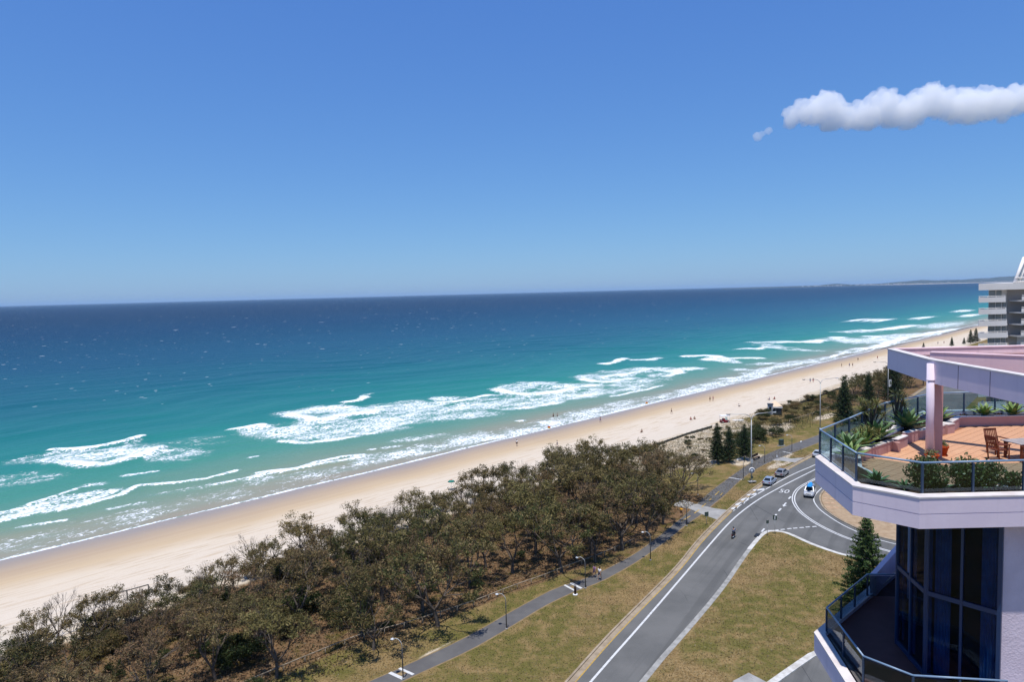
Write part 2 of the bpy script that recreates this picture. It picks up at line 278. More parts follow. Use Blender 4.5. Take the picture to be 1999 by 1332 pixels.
def sm(a, b, x): 
    u = np.clip((x-a)/(b-a), 0, 1); return u*u*(3-2*u)
def fbm(x, y, seed, o=3): return sum(fnoise(x*2**k, y*2**k, seed+k)/2**(k+1) for k in range(o))/(1-.5**o)
rail_s = np.array([sof(*p) for p in WS['RAIL']]); rail_t = np.array([tof(*p) for p in WS['RAIL']])

# park ground
n = NT('dry_grass'); v = n.pos()
big = n.noise(v, .09, 5, .6); mid = n.noise(v, .55, 6, .65); fine = n.noise(v, 5.0, 5, .7)
dry = n.mix(n.rng(mid, .35, .68), S(160, 132, 88), S(122, 98, 62))
dry = n.mix(n.rng(fine, .42, .62, 0, .75), dry, S(184, 160, 118)); dry = n.mix(n.rng(n.noise(v, 2.2, 6, .7), .52, .68, 0, .6), dry, S(112, 92, 58))
grn = n.mix(n.rng(fine, .3, .7), S(92, 98, 44), S(124, 120, 62))
gm = n.math('MULTIPLY', n.rng(big, .40, .54), n.rng(n.math('ADD', mid, n.math('MULTIPLY', fine, .5)), .50, .85))
col = n.mix(n.math('MULTIPLY', gm, .80), dry, grn)
ltr = n.mix(n.rng(n.noise(v, 2.2, 6, .7), .3, .7), S(108, 82, 58), S(158, 128, 96))
ltr = n.mix(n.rng(n.noise(v, .35, 4, .6), .5, .68, 0, .8), ltr, S(92, 88, 40))
la = n.rng(n.math('ADD', n.attr('litter'), n.math('MULTIPLY', n.math('SUBTRACT', mid, .5), .7)), .3, .6)
col = n.mix(la, col, ltr)
snd = n.mix(n.rng(mid, .3, .7), S(240, 226, 204), S(214, 192, 160))
sa = n.rng(n.math('ADD', n.attr('sand'), n.math('MULTIPLY', n.math('SUBTRACT', n.noise(v, .45, 6, .62), .5), .8)), .40, .70)
col = n.mix(sa, col, snd)
M_GROUND = n.done(n.pbsdf(col, .95, .05, 0, n.bump(n.noise(v, 9, 4, .7), .6, .06)))
SANDSPOTS = [(149, 70, 7, 3.5), (152, 67.5, 5, 2), (156, 65.3, 6, 1.2), (147, 63.4, 4, 1.2), (152, 62.6, 4, .8), (186, 79, 9, 2.5), (192, 81, 6, 2), (212, 76, 8, 2), (140, 78, 8, 4), (46, 58.5, 3, .5), (100, 57, 1.5, .5), (103, 55.6, 1.2, .5)]
def a_litter(U, W):
    rt = np.interp(U, rail_s, rail_t)
    f = sm(rt-2.2, rt+1.5, W)*(1-sm(112, 122, U))
    f2 = sm(55.5, 57, W)*(1-sm(59, 61, W))*sm(60, 64, U)*(1-sm(98, 102, U))*.5
    f3 = sm(64, 70, W)*(1-sm(86, 92, W))*sm(232, 240, U)*(1-sm(330, 350, U))*.8
    return np.maximum(np.maximum(f, f2), f3)
def a_sand(U, W):
    f = sm(86+6*fbm(U/20, W/20, 5), 96, W)
    f = np.where(U > 124, np.maximum(f, .62*sm(72, 82, W)*(1-sm(186, 200, U))), f)
    for s0, t0, rs_, rt_ in SANDSPOTS: f = np.maximum(f, .95*np.exp(-(((U-s0)/rs_)**2+((W-t0)/rt_)**2)*.7))
    return f
us = np.r_[-geo(400, 20, 12), np.arange(-18, 260, 1.3), geo(262, 30000, 40)]; ws = np.r_[-geo(30000, 30, 25), np.arange(-28, 30, 4), np.arange(30, 97.2, 1.2)]
vzt = np.vectorize(zt)
dune = lambda U, W: vzt(W)+.5*(fbm(U/9, W/5, 3)-.4)*sm(80, 92, W)
structure(grid_mesh('ground', us, ws, dune, M_GROUND, dict(litter=a_litter, sand=a_sand)), 'dry brown and green park lawn with leaf litter under the trees')

# beach
n = NT('beach_sand'); v = n.pos(); t = n.dot(v, (-.714, .7, 0)); s_ = n.dot(v, (.7, .714, 0))
cv = n.n('ShaderNodeCombineXYZ'); n.l(n.math('MULTIPLY', s_, .12), cv.inputs[0]); n.l(t, cv.inputs[1]); cvo = cv.outputs[0]
nw = n.noise(v, .03, 4, .55); tw = n.math('ADD', t, n.math('MULTIPLY', n.math('SUBTRACT', nw, .5), 9))
f = n.rng(tw, 90, 150, 0, 1, False)
col = n.ramp(f, [(0, S(238, 224, 203)), (.30, S(248, 232, 211)), (.52, S(246, 228, 203)), (.64, S(230, 204, 168)), (.74, S(210, 186, 158)), (.86, S(188, 170, 152)), (1, S(172, 158, 142))])
trk = n.rng(n.noise(cvo, .9, 5, .6, .3), .50, .64); trk = n.math('MULTIPLY', trk, n.math('MULTIPLY', n.rng(t, 98, 108), n.rng(t, 131, 122)))
col = n.mix(n.math('MULTIPLY', trk, .5), col, S(212, 184, 148))
foot = n.math('MULTIPLY', n.rng(n.noise(v, 1.6, 5, .7), .52, .7), n.rng(t, 128, 118)); col = n.mix(n.math('MULTIPLY', foot, .25), col, S(214, 190, 158))
cusp = n.math('MULTIPLY', n.rng(n.noise(n.mapping(cvo, sc=(.35, 1.2, 1)), .6, 4, .5), .45, .6), n.rng(t, 124, 132)); col = n.mix(n.math('MULTIPLY', cusp, .2), col, S(196, 166, 138))
rough = n.rng(tw, 131, 143, .9, .3); spec = n.rng(tw, 131, 143, .05, .4)
M_SAND = n.done(n.pbsdf(col, rough, spec, 0, n.bump(n.math('MULTIPLY', n.noise(v, 2.5, 5, .65), n.rng(t, 134, 122)), .5, .12)))
us = np.r_[-geo(300, 20, 8), np.arange(-18, 320, 2.5), geo(324, 30000, 50)]; ws = np.r_[np.arange(95, 150, 1.5), np.arange(151, 260, 10)]
structure(grid_mesh('beach', us, ws, lambda U, W: vzt(W)+.12*(fbm(U/7, W/4, 9)-.5)*sm(132, 112, W)*(W > 97), M_SAND), 'wide pale sand beach, tan and wet along the water')

# sea
def edge_dz(U): return .05+.16*fbm(U/34, U*0+3.3, 21, 3)
def edge_t(U): return 146-edge_dz(U)/.0588
def seg_dist(U, W, pts):
    best = np.full(U.shape, 1e9)
    for (a0, a1), (b0, b1) in zip(pts, pts[1:]):
        dx, dy = b0-a0, b1-a1; L = dx*dx+dy*dy+1e-9; u = np.clip(((U-a0)*dx+(W-a1)*dy)/L, 0, 1)
        best = np.minimum(best, np.hypot(U-a0-u*dx, W-a1-u*dy))
    return best
us = np.r_[-geo(600, 30, 8), np.arange(-28, 360, 1.0), np.arange(361, 700, 2.5), geo(703, 60000, 60)]
ws = np.r_[np.arange(141.5, 152, .5), np.arange(152, 300, .8), np.arange(300, 620, 2.6), geo(623, 60000, 80)]
UU, WW = np.meshgrid(us, ws, indexing='ij')
wob = 6.5*(fbm(UU/12, WW/8, 31)-.5)
dens = np.zeros(UU.shape); ridge = np.zeros(UU.shape)
for flat, w, d in FOAM:
    pts = [(flat[i], flat[i+1]) for i in range(0, len(flat), 2)]; m = 3*w+4
    i0, i1 = np.searchsorted(us, [min(p[0] for p in pts)-m, max(p[0] for p in pts)+m]); j0, j1 = np.searchsorted(ws, [min(p[1] for p in pts)-m, max(p[1] for p in pts)+m])
    if i1 <= i0 or j1 <= j0: continue
    sl = (slice(i0, i1), slice(j0, j1)); ds = seg_dist(UU[sl], WW[sl]+wob[sl]*min(1, w/2.5), pts)
    if d < .9: w = w*1.5
    dd = d*(1-sm(.3*w, 1.75*w, ds))*(.50+.8*fbm(UU[sl]/7, WW[sl]/4.5, 33)) if d < .9 else d*(1-sm(.2*w, 1.25*w, ds))*(.75+.4*fbm(UU[sl]/5, WW[sl]/3, 36))
    dens[sl] = np.maximum(dens[sl], np.clip(dd, 0, 1))
    if d >= .95: ridge[sl] = np.maximum(ridge[sl], np.exp(-(ds/(1.1*w))**2)*min(.9, .28*w))
for flat, d in FPOLY:
    pts = [(flat[i], flat[i+1]) for i in range(0, len(flat), 2)]; m = 8
    i0, i1 = np.searchsorted(us, [min(p[0] for p in pts)-m, max(p[0] for p in pts)+m]); j0, j1 = np.searchsorted(ws, [min(p[1] for p in pts)-m, max(p[1] for p in pts)+m])
    sl = (slice(i0, i1), slice(j0, j1)); a, b = UU[sl], WW[sl]+wob[sl]*.8; ins = np.zeros(a.shape, bool)
    for (x0, y0), (x1, y1) in zip(pts, pts[1:]+pts[:1]): ins ^= ((y0 > b) != (y1 > b)) & (a < (x1-x0)*(b-y0)/(y1-y0+1e-9)+x0)
    sd = seg_dist(a, b, pts+pts[:1])*np.where(ins, 1, -1)
    dens[sl] = np.maximum(dens[sl], d*sm(-6, 7, sd)*(.25+1.05*fbm(UU[sl]/8, WW[sl]/5, 34)))
dens = np.clip(dens, 0, 1)
et = edge_t(UU)
sw = .27*(1-sm(et+6, et+20+10*(fbm(UU/25, UU*0, 40)), WW)); dens = np.maximum(dens, sw*(.15+1.6*fbm(UU/24, WW/7, 41)))
dens = np.maximum(dens, .85*(1-sm(.25, .7, np.abs(WW-et-.3)))*(.75+.5*fbm(UU/9, UU*0, 43)))
lam = [(23, .0, .26), (15.3, 1.7, .16), (37, 3.9, .30)]
ph = 5*fbm(UU/90, WW/200, 50)
swell = sum(a*np.sin(2*np.pi*(WW/L+.06*UU/L*k+ph/ (1+k*.3))+p)*(.35+1.1*fbm(UU/60, WW/30, 60+k)) for k, (L, p, a) in enumerate(lam))
SEA_Z = -4+edge_dz(UU)*(1-sm(150, 190, WW))+swell*sm(160, 215, WW)*(1-sm(300, 620, WW))*.8+ridge
n = NT('sea_water'); v = n.pos(); t = n.dot(v, (-.714, .7, 0)); s_ = n.dot(v, (.7, .714, 0))
cv = n.n('ShaderNodeCombineXYZ'); n.l(s_, cv.inputs[0]); n.l(t, cv.inputs[1]); st_ = cv.outputs[0]
slow = n.noise(n.mapping(st_, sc=(.35, 1, 1)), .011, 5, .6); patch = n.noise(n.mapping(st_, sc=(.5, 1, 1)), .035, 5, .6)
ww = n.math('ADD', n.math('ADD', n.math('SUBTRACT', t, 135), n.math('MULTIPLY', n.math('SUBTRACT', patch, .5), n.rng(t, 150, 400, 16, 130, False))), n.math('MULTIPLY', n.math('SUBTRACT', slow, .5), n.rng(t, 200, 1500, 10, 700, False)))
lg = n.math('LOGARITHM', n.math('MAXIMUM', ww, 4.0), 10.0); f = n.math('DIVIDE', n.math('SUBTRACT', lg, 1.0), 2.5)
KW = .52
col = n.ramp(f, [(.0, S(194, 180, 154, KW)), (.12, S(182, 180, 152, KW)), (.21, S(140, 180, 154, KW)), (.30, S(92, 174, 152, KW)), (.38, S(58, 162, 150, KW)), (.46, S(40, 142, 142, KW)), (.55, S(30, 116, 132, KW)), (.66, S(16, 90, 120, KW)), (.80, S(0, 62, 98, KW)), (.92, S(0, 42, 76, KW)), (1, S(0, 36, 70, KW))])
fd = n.attr('foam')
lace = n.n('ShaderNodeTexVoronoi', feature='DISTANCE_TO_EDGE'); wrp = n.n('ShaderNodeVectorMath', operation='ADD')
nc = n.n('ShaderNodeTexNoise'); nc.inputs['Scale'].default_value = .5; nc.inputs['Detail'].default_value = 4; n.l(st_, nc.inputs['Vector'])
sc_ = n.n('ShaderNodeVectorMath', operation='SCALE'); n.l(nc.outputs['Color'], sc_.inputs[0]); sc_.inputs['Scale'].default_value = 3.0
n.l(n.mapping(st_, sc=(.7, 1.15, 1)), wrp.inputs[0]); n.l(sc_.outputs[0], wrp.inputs[1]); n.l(wrp.outputs[0], lace.inputs['Vector']); lace.inputs['Scale'].default_value = .85
lc = n.rng(lace.outputs[0], .0, .30, 1, 0)
fn = n.math('ADD', n.math('MULTIPLY', n.noise(n.mapping(st_, sc=(.8, 1.2, 1)), .75, 8, .78), 1.15), n.math('ADD', n.math('MULTIPLY', lc, .36), n.math('MULTIPLY', n.math('SUBTRACT', n.noise(n.mapping(st_, sc=(.6, 1.3, 1)), .17, 5, .6), .5), .9)))
th = n.math('ADD', .375, n.math('MULTIPLY', n.math('SUBTRACT', 1.0, fd), .80))
fm = n.rng(n.math('SUBTRACT', fn, th), -.05, .15)
fm = n.math('MULTIPLY', fm, n.rng(fd, .02, .2))
# whitecaps
def caps(sx, sy, rad, frac, lo):
    vo = n.n('ShaderNodeTexVoronoi', feature='F1'); n.l(n.mapping(st_, sc=(sx, sy, 1)), vo.inputs['Vector']); vo.inputs['Scale'].default_value = 1.0; vo.voronoi_dimensions = '2D'
    sep = n.n('ShaderNodeSeparateColor'); n.l(vo.outputs['Color'], sep.inputs[0])
    r = n.math('MULTIPLY', n.rng(sep.outputs[0], 1-frac, 1, .35, 1.0), rad)
    e = n.math('ADD', vo.outputs['Distance'], n.math('MULTIPLY', n.math('SUBTRACT', n.noise(st_, .9, 4, .7), .5), rad*1.6))
    k = n.math('MULTIPLY', n.math('LESS_THAN', e, r), n.math('GREATER_THAN', sep.outputs[0], 1-frac)); return n.math('MULTIPLY', k, n.rng(t, lo, lo+120))
wc = n.math('MAXIMUM', caps(1/13., 1/9., .075, .18, 225), n.math('MAXIMUM', caps(1/34., 1/40., .06, .34, 400), caps(1/80., 1/120., .055, .36, 900)))
haze_f = n.math('MULTIPLY', n.rng(fd, .1, .7), .45)
col = n.mix(haze_f, col, S(140, 198, 186, .6))
col = n.mix(n.math('MAXIMUM', fm, n.math('MULTIPLY', wc, .5)), col, n.mix(n.rng(n.noise(st_, .8, 6, .7), .35, .65), (.62, .67, .69, 1), (.84, .85, .86, 1)))  # random grey in the foam white puts shading into its colour
hb = n.math('ADD', n.math('MULTIPLY', n.noise(n.mapping(st_, sc=(.45, 1, 1)), .16, 5, .62, .4), 1.5), n.math('MULTIPLY', n.noise(n.mapping(st_, sc=(.6, 1, 1)), .7, 5, .65), .45))
nb = n.bump(n.math('MULTIPLY', hb, n.rng(t, 144, 175, .08, 1)), .85, 1.0)
nb = n.bump(fm, .5, .35, nb)
rough = n.rng(fm, 0, .5, .34, .85)
M_SEA = n.done(n.pbsdf(col, rough, n.math('MULTIPLY', n.rng(fm, 0, .5, 1, .4), n.rng(t, 200, 900, .13, .05)), 0, nb))
sea = grid_mesh('sea', us, ws, lambda U, W: SEA_Z, M_SEA, dict(foam=lambda U, W: dens))
structure(sea, 'teal to deep blue ocean with white breaking waves along the beach')

# far coast
n = NT('far_hills'); v = n.pos()
col = n.mix(n.rng(n.noise(v, .004, 6, .65), .4, .62), (.045, .065, .070, 1), (.09, .10, .10, 1))  # lifted, bluish base colours carry part of the distance haze
col = n.mix(n.math('MULTIPLY', n.rng(n.dot(v, (0, 0, 1)), 9, 4), n.rng(n.dot(v, (1, 0, 0)), 7600, 8600)), col, (.42, .37, .31, 1))
M_HILL = n.done(n.pbsdf(col, .95, .02))
xs = np.linspace(4700, 15000, 170); ds = np.linspace(0, 1, 26)
X, D = np.meshgrid(xs, ds, indexing='ij')
pk = np.interp(X, [4700, 5300, 6200, 7000, 7350, 7700, 8300, 8700, 9200, 9500, 9900, 10500, 11300, 12500, 15000], [2, 8, 14, 20, 52, 22, 26, 56, 84, 62, 74, 92, 120, 150, 160])
Z = -5+pk*(np.sin(np.pi*np.clip(D*1.0, 0, 1)))**.8*(.72+.5*fbm(X/420, D*9, 77, 4))+9*sm(0, .1, D)
V = np.stack([X+800*D, 15200-(X-5000)*.12+2600*D+120*np.sin(X/900), Z], -1).reshape(-1, 3); i = np.arange(V.shape[0]).reshape(X.shape)
Q = np.stack([i[:-1, :-1], i[1:, :-1], i[1:, 1:], i[:-1, 1:]], -1).reshape(-1, 4)
structure(link('hills', np_mesh('hills', V, Q, M_HILL, smooth=True)), 'low hazy blue headland on the horizon at the right')
mb = MB()
for _ in range(240):
    x = rnd.uniform(6500, 12500); y = 15200-(x-5000)*.12+rnd.uniform(60, 500); h = rnd.choice((8, 10, 14, 18, 26)); mb.box((x, y, 4+h/2), (rnd.uniform(20, 60), 30, h), 0)
town = mb.build('distant_town', plain('town_render', (.62, .6, .58, 1), .8, .1)); tag(town, 'tiny pale buildings of the town along the hazy headland', 'town', kind='stuff')

# air
n = NT('sea_haze'); pv = n.n('ShaderNodeVolumePrincipled'); pv.inputs['Color'].default_value = (.55, .78, 1, 1); pv.inputs['Density'].default_value = 2.2e-5; pv.inputs['Anisotropy'].default_value = .1
n.l(pv.outputs[0], n.out.inputs['Volume'])
hz = MB().box((0, 0, 80), (150000, 150000, 200)).build('haze', n.m); tag(hz, 'thin pale sea haze over the whole coast', 'haze', kind='stuff')
hz['kind'] = 'stuff'

# ---------------------------------------------------------------- roads, kerbs, paths, markings
def poly_obj(name, pts, z, mat, parent=None):
    mb = MB(); a = sum(pts[i][0]*pts[(i+1) % len(pts)][1]-pts[(i+1) % len(pts)][0]*pts[i][1] for i in range(len(pts)))
    if a < 0: pts = pts[::-1]
    mb.face_add([(p[0], p[1], z) for p in pts], [tuple(range(len(pts)))]); return mb.build(name, mat, parent)
n = NT('asphalt'); v = n.pos()
c = n.mix(n.rng(n.noise(v, .12, 5, .6), .35, .65), S(130, 129, 126), S(112, 112, 110))
c = n.mix(n.rng(n.noise(v, 14, 3, .7), .4, .7, 0, .5), c, S(140, 139, 135))
ln = n.noise(n.mapping(n.mapping(v, rot=(0, 0, math.radians(33))), sc=(1.0, .03, 1)), .55, 4, .6); c = n.mix(n.rng(ln, .5, .62, 0, .35), c, S(92, 92, 90))
cr = n.n('ShaderNodeTexVoronoi', feature='DISTANCE_TO_EDGE'); n.l(n.mapping(v, sc=(1, .25, 1), rot=(0, 0, .5)), cr.inputs['Vector']); cr.inputs['Scale'].default_value = .09
c = n.mix(n.math('MULTIPLY', n.rng(cr.outputs[0], .0, .0035, 1, 0), n.rng(n.noise(v, .06, 2), .5, .6)), c, S(60, 62, 66))
M_ASPH = n.done(n.pbsdf(c, .85, .2, 0, n.bump(n.noise(v, 30, 2), .3, .02)))
M_PATH = surf('path_asphalt', S(124, 122, 120), S(110, 108, 108), .4, .85, .15, .2, objc=False)
M_KERB = surf('kerb_concrete', S(200, 182, 158), S(166, 148, 124), .7, .85, .15, .2, objc=False)
M_KERBW = surf('white_kerb_paint', S(248, 246, 240), S(210, 205, 195), 1.3, .8, .2, .2, objc=False)
M_KERBG = surf('grey_kerb_concrete', S(198, 196, 190), S(160, 158, 152), 1.1, .85, .15, .2, objc=False)
n = NT('road_paint'); v = n.pos(); c = n.mix(n.rng(n.noise(v, 2.5, 6, .75), .5, .72), S(246, 246, 244), S(150, 152, 154)); M_PAINT = n.done(n.pbsdf(c, .7, .25))
M_YEL = surf('yellow_path_paint', S(228, 186, 84), S(190, 160, 100), 2, .7, .2, 0, objc=False)
M_CONC = surf('pale_concrete', S(196, 194, 190), S(168, 166, 162), .6, .85, .15, .15, objc=False)
KL = smooth(WS['KERB_L'], 90); KR = smooth(WS['KERB_R'], 70); MD = smooth(WS['MED'], 110, 2)
road = poly_obj('road', KL+[(200, 280), (110, 175)]+KR+[(120, 60), (80, 0), (0, 10)], .010, M_ASPH); structure(road, 'grey asphalt coast road curving along the park')
isl = MD+[(66, 90), (60, 92)]+WS['DRIVE'][::-1][1:]+[(-4, 36)]
med = poly_obj('median', MD+[(44, 77),(31.95, 71.45), (28.8, 68.96), (25.82, 66.54), (8, 52)], .13, M_GROUND); structure(med, 'dry grass island between the coast road and the turning lane')
def mark(name, pts, w, mat=M_PAINT, parent=road, z=.016, n=60): return MB().line(smooth(pts, n), w, z).build(name, mat, parent)
mark('edge_line', WS['LINE1'], .26, n=90); mark('edge_line', WS['LINE2'], .24); mark('edge_line', WS['EDGE_R'], .2, n=80)
C1 = smooth(WS['CURVE'], 90); MB().line(offs(C1, .2), .2, .016).build('double_line', M_PAINT, road); MB().line(offs(C1, -.2), .2, .016).build('double_line', M_PAINT, road)
for x, y in [(42.57, 109.38), (43.69, 109.66), (44.89, 109.94), (45.93, 110.11), (47.06, 110.27), (48.18, 110.51), (49.32, 110.6)]:
    MB().line([(x-.38, y-.07), (x+.38, y+.07)], .32, .016).build('give_way_dash', M_PAINT, road)
for x, y in [(40.4, 109.54), (45.12, 116.52), (47.13, 119.59), (51.68, 126.38)]:
    MB().line([(x-.5, y-.72), (x+.5, y+.72)], .3, .016).build('lane_dash', M_PAINT, road)
ar = MB(); u = Vector((.57, .82)); w_ = Vector((.82, -.57)); o_ = Vector((49.17, 122.53))
ar.line([o_-u*.6, o_+u*1.1], .28, .016); q = [o_-u*1.5+w_*.1, o_-u*.5+w_*.5, o_-u*.5-w_*.3]; ar.face_add([(p.x, p.y, .0165) for p in q], [(0, 1, 2)]); ar.build('turn_arrow', M_PAINT, road)
def text_mesh(txt, size, mat, name, depth=0.0):
    cu = bpy.data.curves.new(name, 'FONT'); cu.body = txt; cu.size = size; cu.extrude = depth; cu.align_x = 'CENTER'; cu.align_y = 'CENTER'
    o = bpy.data.objects.new(name, cu); COL.objects.link(o); bpy.context.view_layer.update()
    me = bpy.data.meshes.new_from_object(o.evaluated_get(bpy.context.evaluated_depsgraph_get())); bpy.data.objects.remove(o); me.materials.clear(); me.materials.append(mat); return me
link('speed_numerals', text_mesh('50', 1.9, M_PAINT, 'speed_numerals'), road, (52.26, 130.49, .017), (0, 0, math.radians(-32)), (1, 1.9, 1))
hl = [((38.9, 120.6), (39.9, 121.4)), ((40.3, 122.9), (42.2, 124.2)), ((42.2, 125.6), (44.2, 126.9)), ((44.4, 128.6), (46.6, 129.5)), ((46.6, 131.6), (49.2, 132.3))]
for a, b in hl: MB().line([a, b], .85, .016).build('hatch_bar', M_PAINT, road)
# kerbs
MB().line(offs(KL, .12), .24, 0, .14).build('kerb', M_KERB, road); MB().line(offs(KL, -.3), .6, .014).build('gutter', M_KERB, road)
MB().line(offs(KL, -.68), .14, .016).build('yellow_edge', M_YEL, road)
MB().line(offs(KR, -.15), .3, 0, .14).build('kerb', M_KERB, road)
i0 = min(range(len(MD)), key=lambda i: (MD[i][0]-34.7)**2+(MD[i][1]-101)**2)
MB().line(offs(MD[:i0+1], -.32), .62, 0, .15).build('kerb', M_KERBG, med); MB().line(offs(MD[i0:], -.3), .66, 0, .155).build('kerb', M_KERBW, med)
MB().line(resample(WS['DRIVE'], 20), .75, 0, .15).build('kerb', M_KERBW, med)
MB().box((38.6, 107.1, .08), (1.5, .7, .17), .98).build('drain_inlet', plain('drain_dark', (.02, .02, .02, 1)), med)
pad = MB().box((23.2, 66.0, .16), (2.6, 2.6, .12), .6).build('slab', M_CONC); structure(pad, 'small square concrete slab on the grass by the driveway'); pad.name = 'concrete_slab'
# foot path
PL, PR = smooth(WS['PATH_L'], 120), smooth(WS['PATH_R'], 120)
pm = MB(); A, B = resample(PL, 120), resample(PR, 120); pm.face_add([(p[0], p[1], .008) for p in A]+[(p[0], p[1], .008) for p in B], [(i+1, i, 120+i, 121+i) for i in range(119)])
path = pm.build('footpath', M_PATH); structure(path, 'grey asphalt shared path winding between the trees and the lawn')
M_EDGE = surf('path_edge', S(176, 152, 116), S(150, 128, 92), 1, .9, .1, .1, objc=False)
MB().line(PL, .16, .012).build('path_edge', M_EDGE, path); MB().line(PR, .2, .012).build('path_edge', M_EDGE, path)
yd = [(28.29, 114.78), (30.59, 117.51), (31.63, 118.83), (33.01, 120.72), (33.89, 122.24), (35.18, 124.14), (36.16, 125.61), (37.12, 127.19), (38.39, 129.15), (39.92, 131.57)]
for a, b in zip(yd[::2], yd[1::2]): MB().line([a, b], .2, .02).build('centre_dash', M_YEL, path)
MB().line([(39.3, 128.9), (40.3, 130.5)], .16, .02).build('centre_dash', M_YEL, path)
for a, b in (((44.88, 141.14), (46.98, 139.37)), ((64.73, 162.61), (65.92, 160.38)), ((-13.9, 69.9), (-12.2, 68.6)), ((7.2, 91.1), (8.5, 89.3))): MB().line([a, b], .42, .02).build('white_bar', M_PAINT, path)
for a, b in (((-13.0, 70.7), (-11.3, 69.4)), ((6.3, 90.5), (7.6, 88.6))): MB().line([a, b], .34, .02).build('white_bar', M_PAINT, path)
for x, y, r_ in ((-12.6, 69.65, .62), (7.4, 89.9, .62)): MB().line([(x-.25, y+.25), (x+.25, y-.25)], .9, .018).build('tan_pad', M_EDGE, path)
C1P = [(29.8, 125.2), (31.88, 126.6), (33.29, 124.3), (35.65, 121.54), (38.0, 120.1), (34.6, 115.2), (32.85, 118.17), (31.5, 121.4), (29.0, 123.4)]; C2P = [(59.2, 154.9), (62.6, 157.2), (63.94, 155.56), (67.6, 156.4), (63.5, 151.9), (61.31, 153.42)]
c1 = poly_obj('crossing', [(29.8, 125.2), (31.88, 126.6), (33.29, 124.3), (35.65, 121.54), (38.0, 120.1), (34.6, 115.2), (32.85, 118.17), (31.5, 121.4), (29.0, 123.4)], .014, M_CONC); structure(c1, 'pale concrete crossing linking the path to the road kerb')
c2 = poly_obj('crossing', [(59.2, 154.9), (62.6, 157.2), (63.94, 155.56), (67.6, 156.4), (63.5, 151.9), (61.31, 153.42)], .014, M_CONC); structure(c2, 'pale concrete ramp from the path to the kerb beyond the parked cars')
# paved footway on the far side of the bend
M_PAVE = surf('brick_paving', S(206, 180, 148), S(182, 154, 122), .9, .85, .1, .15, objc=False)
fw = poly_obj('footway', offs(KR, .1)[22:]+[(90, 84), (88, 100), (70, 120), (80, 145)], .10, M_PAVE); structure(fw, 'tan paved footway around the outside of the bend')
M_PAVER = surf('cream_paver', S(222, 192, 160), S(204, 164, 130), 1.5, .85, .1, .1)
pme = MB().box((0, 0, .02), (.86, .86, .04)).mesh('paver', M_PAVER)
for i in range(9):
    for j in range(2):
        k = 30+i*2; p = offs(KR, .9+j*1.0)[k] if k < len(KR) else None
        if p: link('paver', pme, fw, (p[0], p[1], .10), (0, 0, .78+.04*i))

# ---------------------------------------------------------------- near apartment building with the roof terrace
def render_wall(name, c1, c2):
    n = NT(name); v = n.pos(); c = n.mix(n.rng(n.noise(v, .5, 6, .6), .3, .7), c1, c2)
    st = n.noise(n.mapping(v, sc=(1, 1, .07)), 2.6, 5, .65); c = n.mix(n.rng(st, .52, .72, 0, .30), c, tuple(x*.72 for x in c2[:3])+(1,))
    return n.done(n.pbsdf(c, .9, .1, 0, n.bump(n.noise(v, 9, 4), .12, .02)))
M_LAV = render_wall('pale_mauve_render', S(232, 217, 228, .93), S(224, 208, 222, .93))
M_LAV_SUNLIT = render_wall('sunlit_mauve_render', S(246, 216, 218, .88), S(238, 204, 208, .88))  # rosier copy of the mauve render, sunlight on the far beams put into colour
M_STUC = surf('rough_mauve_stucco', S(230, 214, 226, .9), S(218, 202, 214, .9), 1.2, .95, .08, .4, objc=False, bd=.04)
M_PINK = surf('pink_render', S(236, 190, 184), S(226, 176, 170), .6, .9, .1, .1, objc=False)
M_WHITE = surf('white_coping', S(250, 244, 240, .7), S(230, 218, 214, .7), 1.5, .85, .15, .1, objc=False)
M_RAIL = plain('blue_rail_paint', S(140, 168, 198, .7), .35, .5)
M_POST = plain('blue_post_paint', S(72, 98, 132, .45), .4, .5)
M_FRAME = plain('blue_window_frame', S(56, 92, 146, .40), .35, .5)
M_GLASS = glass('blue_grey_glass', (.62, .74, .78, 1), .10)
M_DGLASS = glass('dark_grey_glass', (.60, .67, .70, 1), .10)
M_PANE = glass('dark_window_glass', (.50, .64, .76, 1), .03)
M_CURT = surf('blue_curtain', (.10, .20, .36, 1), (.06, .13, .25, 1), 2, .9, .05, .2)
M_SOIL = surf('dark_soil', (.035, .026, .02, 1), (.06, .045, .03, 1), 6, .95, .05, .6)
n = NT('terracotta_tile'); v = n.pos(); oi = n.n('ShaderNodeObjectInfo').outputs['Random']
c = n.mix(n.noise(v, .8, 4), S(252, 200, 158), S(240, 182, 140)); c = n.mix(n.math('MULTIPLY', oi, .5), c, S(232, 172, 132)); M_TILE = n.done(n.pbsdf(c, .8, .2, 0, n.bump(n.noise(v, 12, 3), .15, .02)))
M_GROUT = surf('tile_grout', S(186, 132, 102), S(168, 116, 90), 3, .95, .05, .1)
M_DARK = plain('dark_interior', (.022, .034, .05, 1), .9, .1)  # shade of the unlit room put into the colour of the block behind the panes
BO = (22.0, 28.0, 0.0)
bld = thing('apartment_building', 'mauve apartment building with glass-railed roof terrace at the right edge', 'building', BO)
def bpart(mb, name, mat, parent=None, bevel=0.0): return mb.build(name, mat, parent or bld, BO if (parent is None or parent.parent is None) else (0, 0, 0), bevel)
OUT = [(11.9, 26.64), (11.39, 22.65), (12.77, 21.17), (40, 20.95), (40, 35.8), (21.75, 35.8)]
INN = [(12.28, 26.5), (11.76, 22.83), (12.95, 21.55), (39.9, 21.35), (39.9, 35.4), (21.95, 35.4)]
def ring(mb, o, i, z0, z1):
    k = len(o)
    for a in range(k):
        b = (a+1) % k
        q = [o[a], o[b], i[b], i[a]]; vs = [(p[0], p[1], z0) for p in q]+[(p[0], p[1], z1) for p in q]
        mb.face_add(vs, [(0, 1, 5, 4), (2, 3, 7, 6), (4, 5, 6, 7), (3, 2, 1, 0)])
    return mb
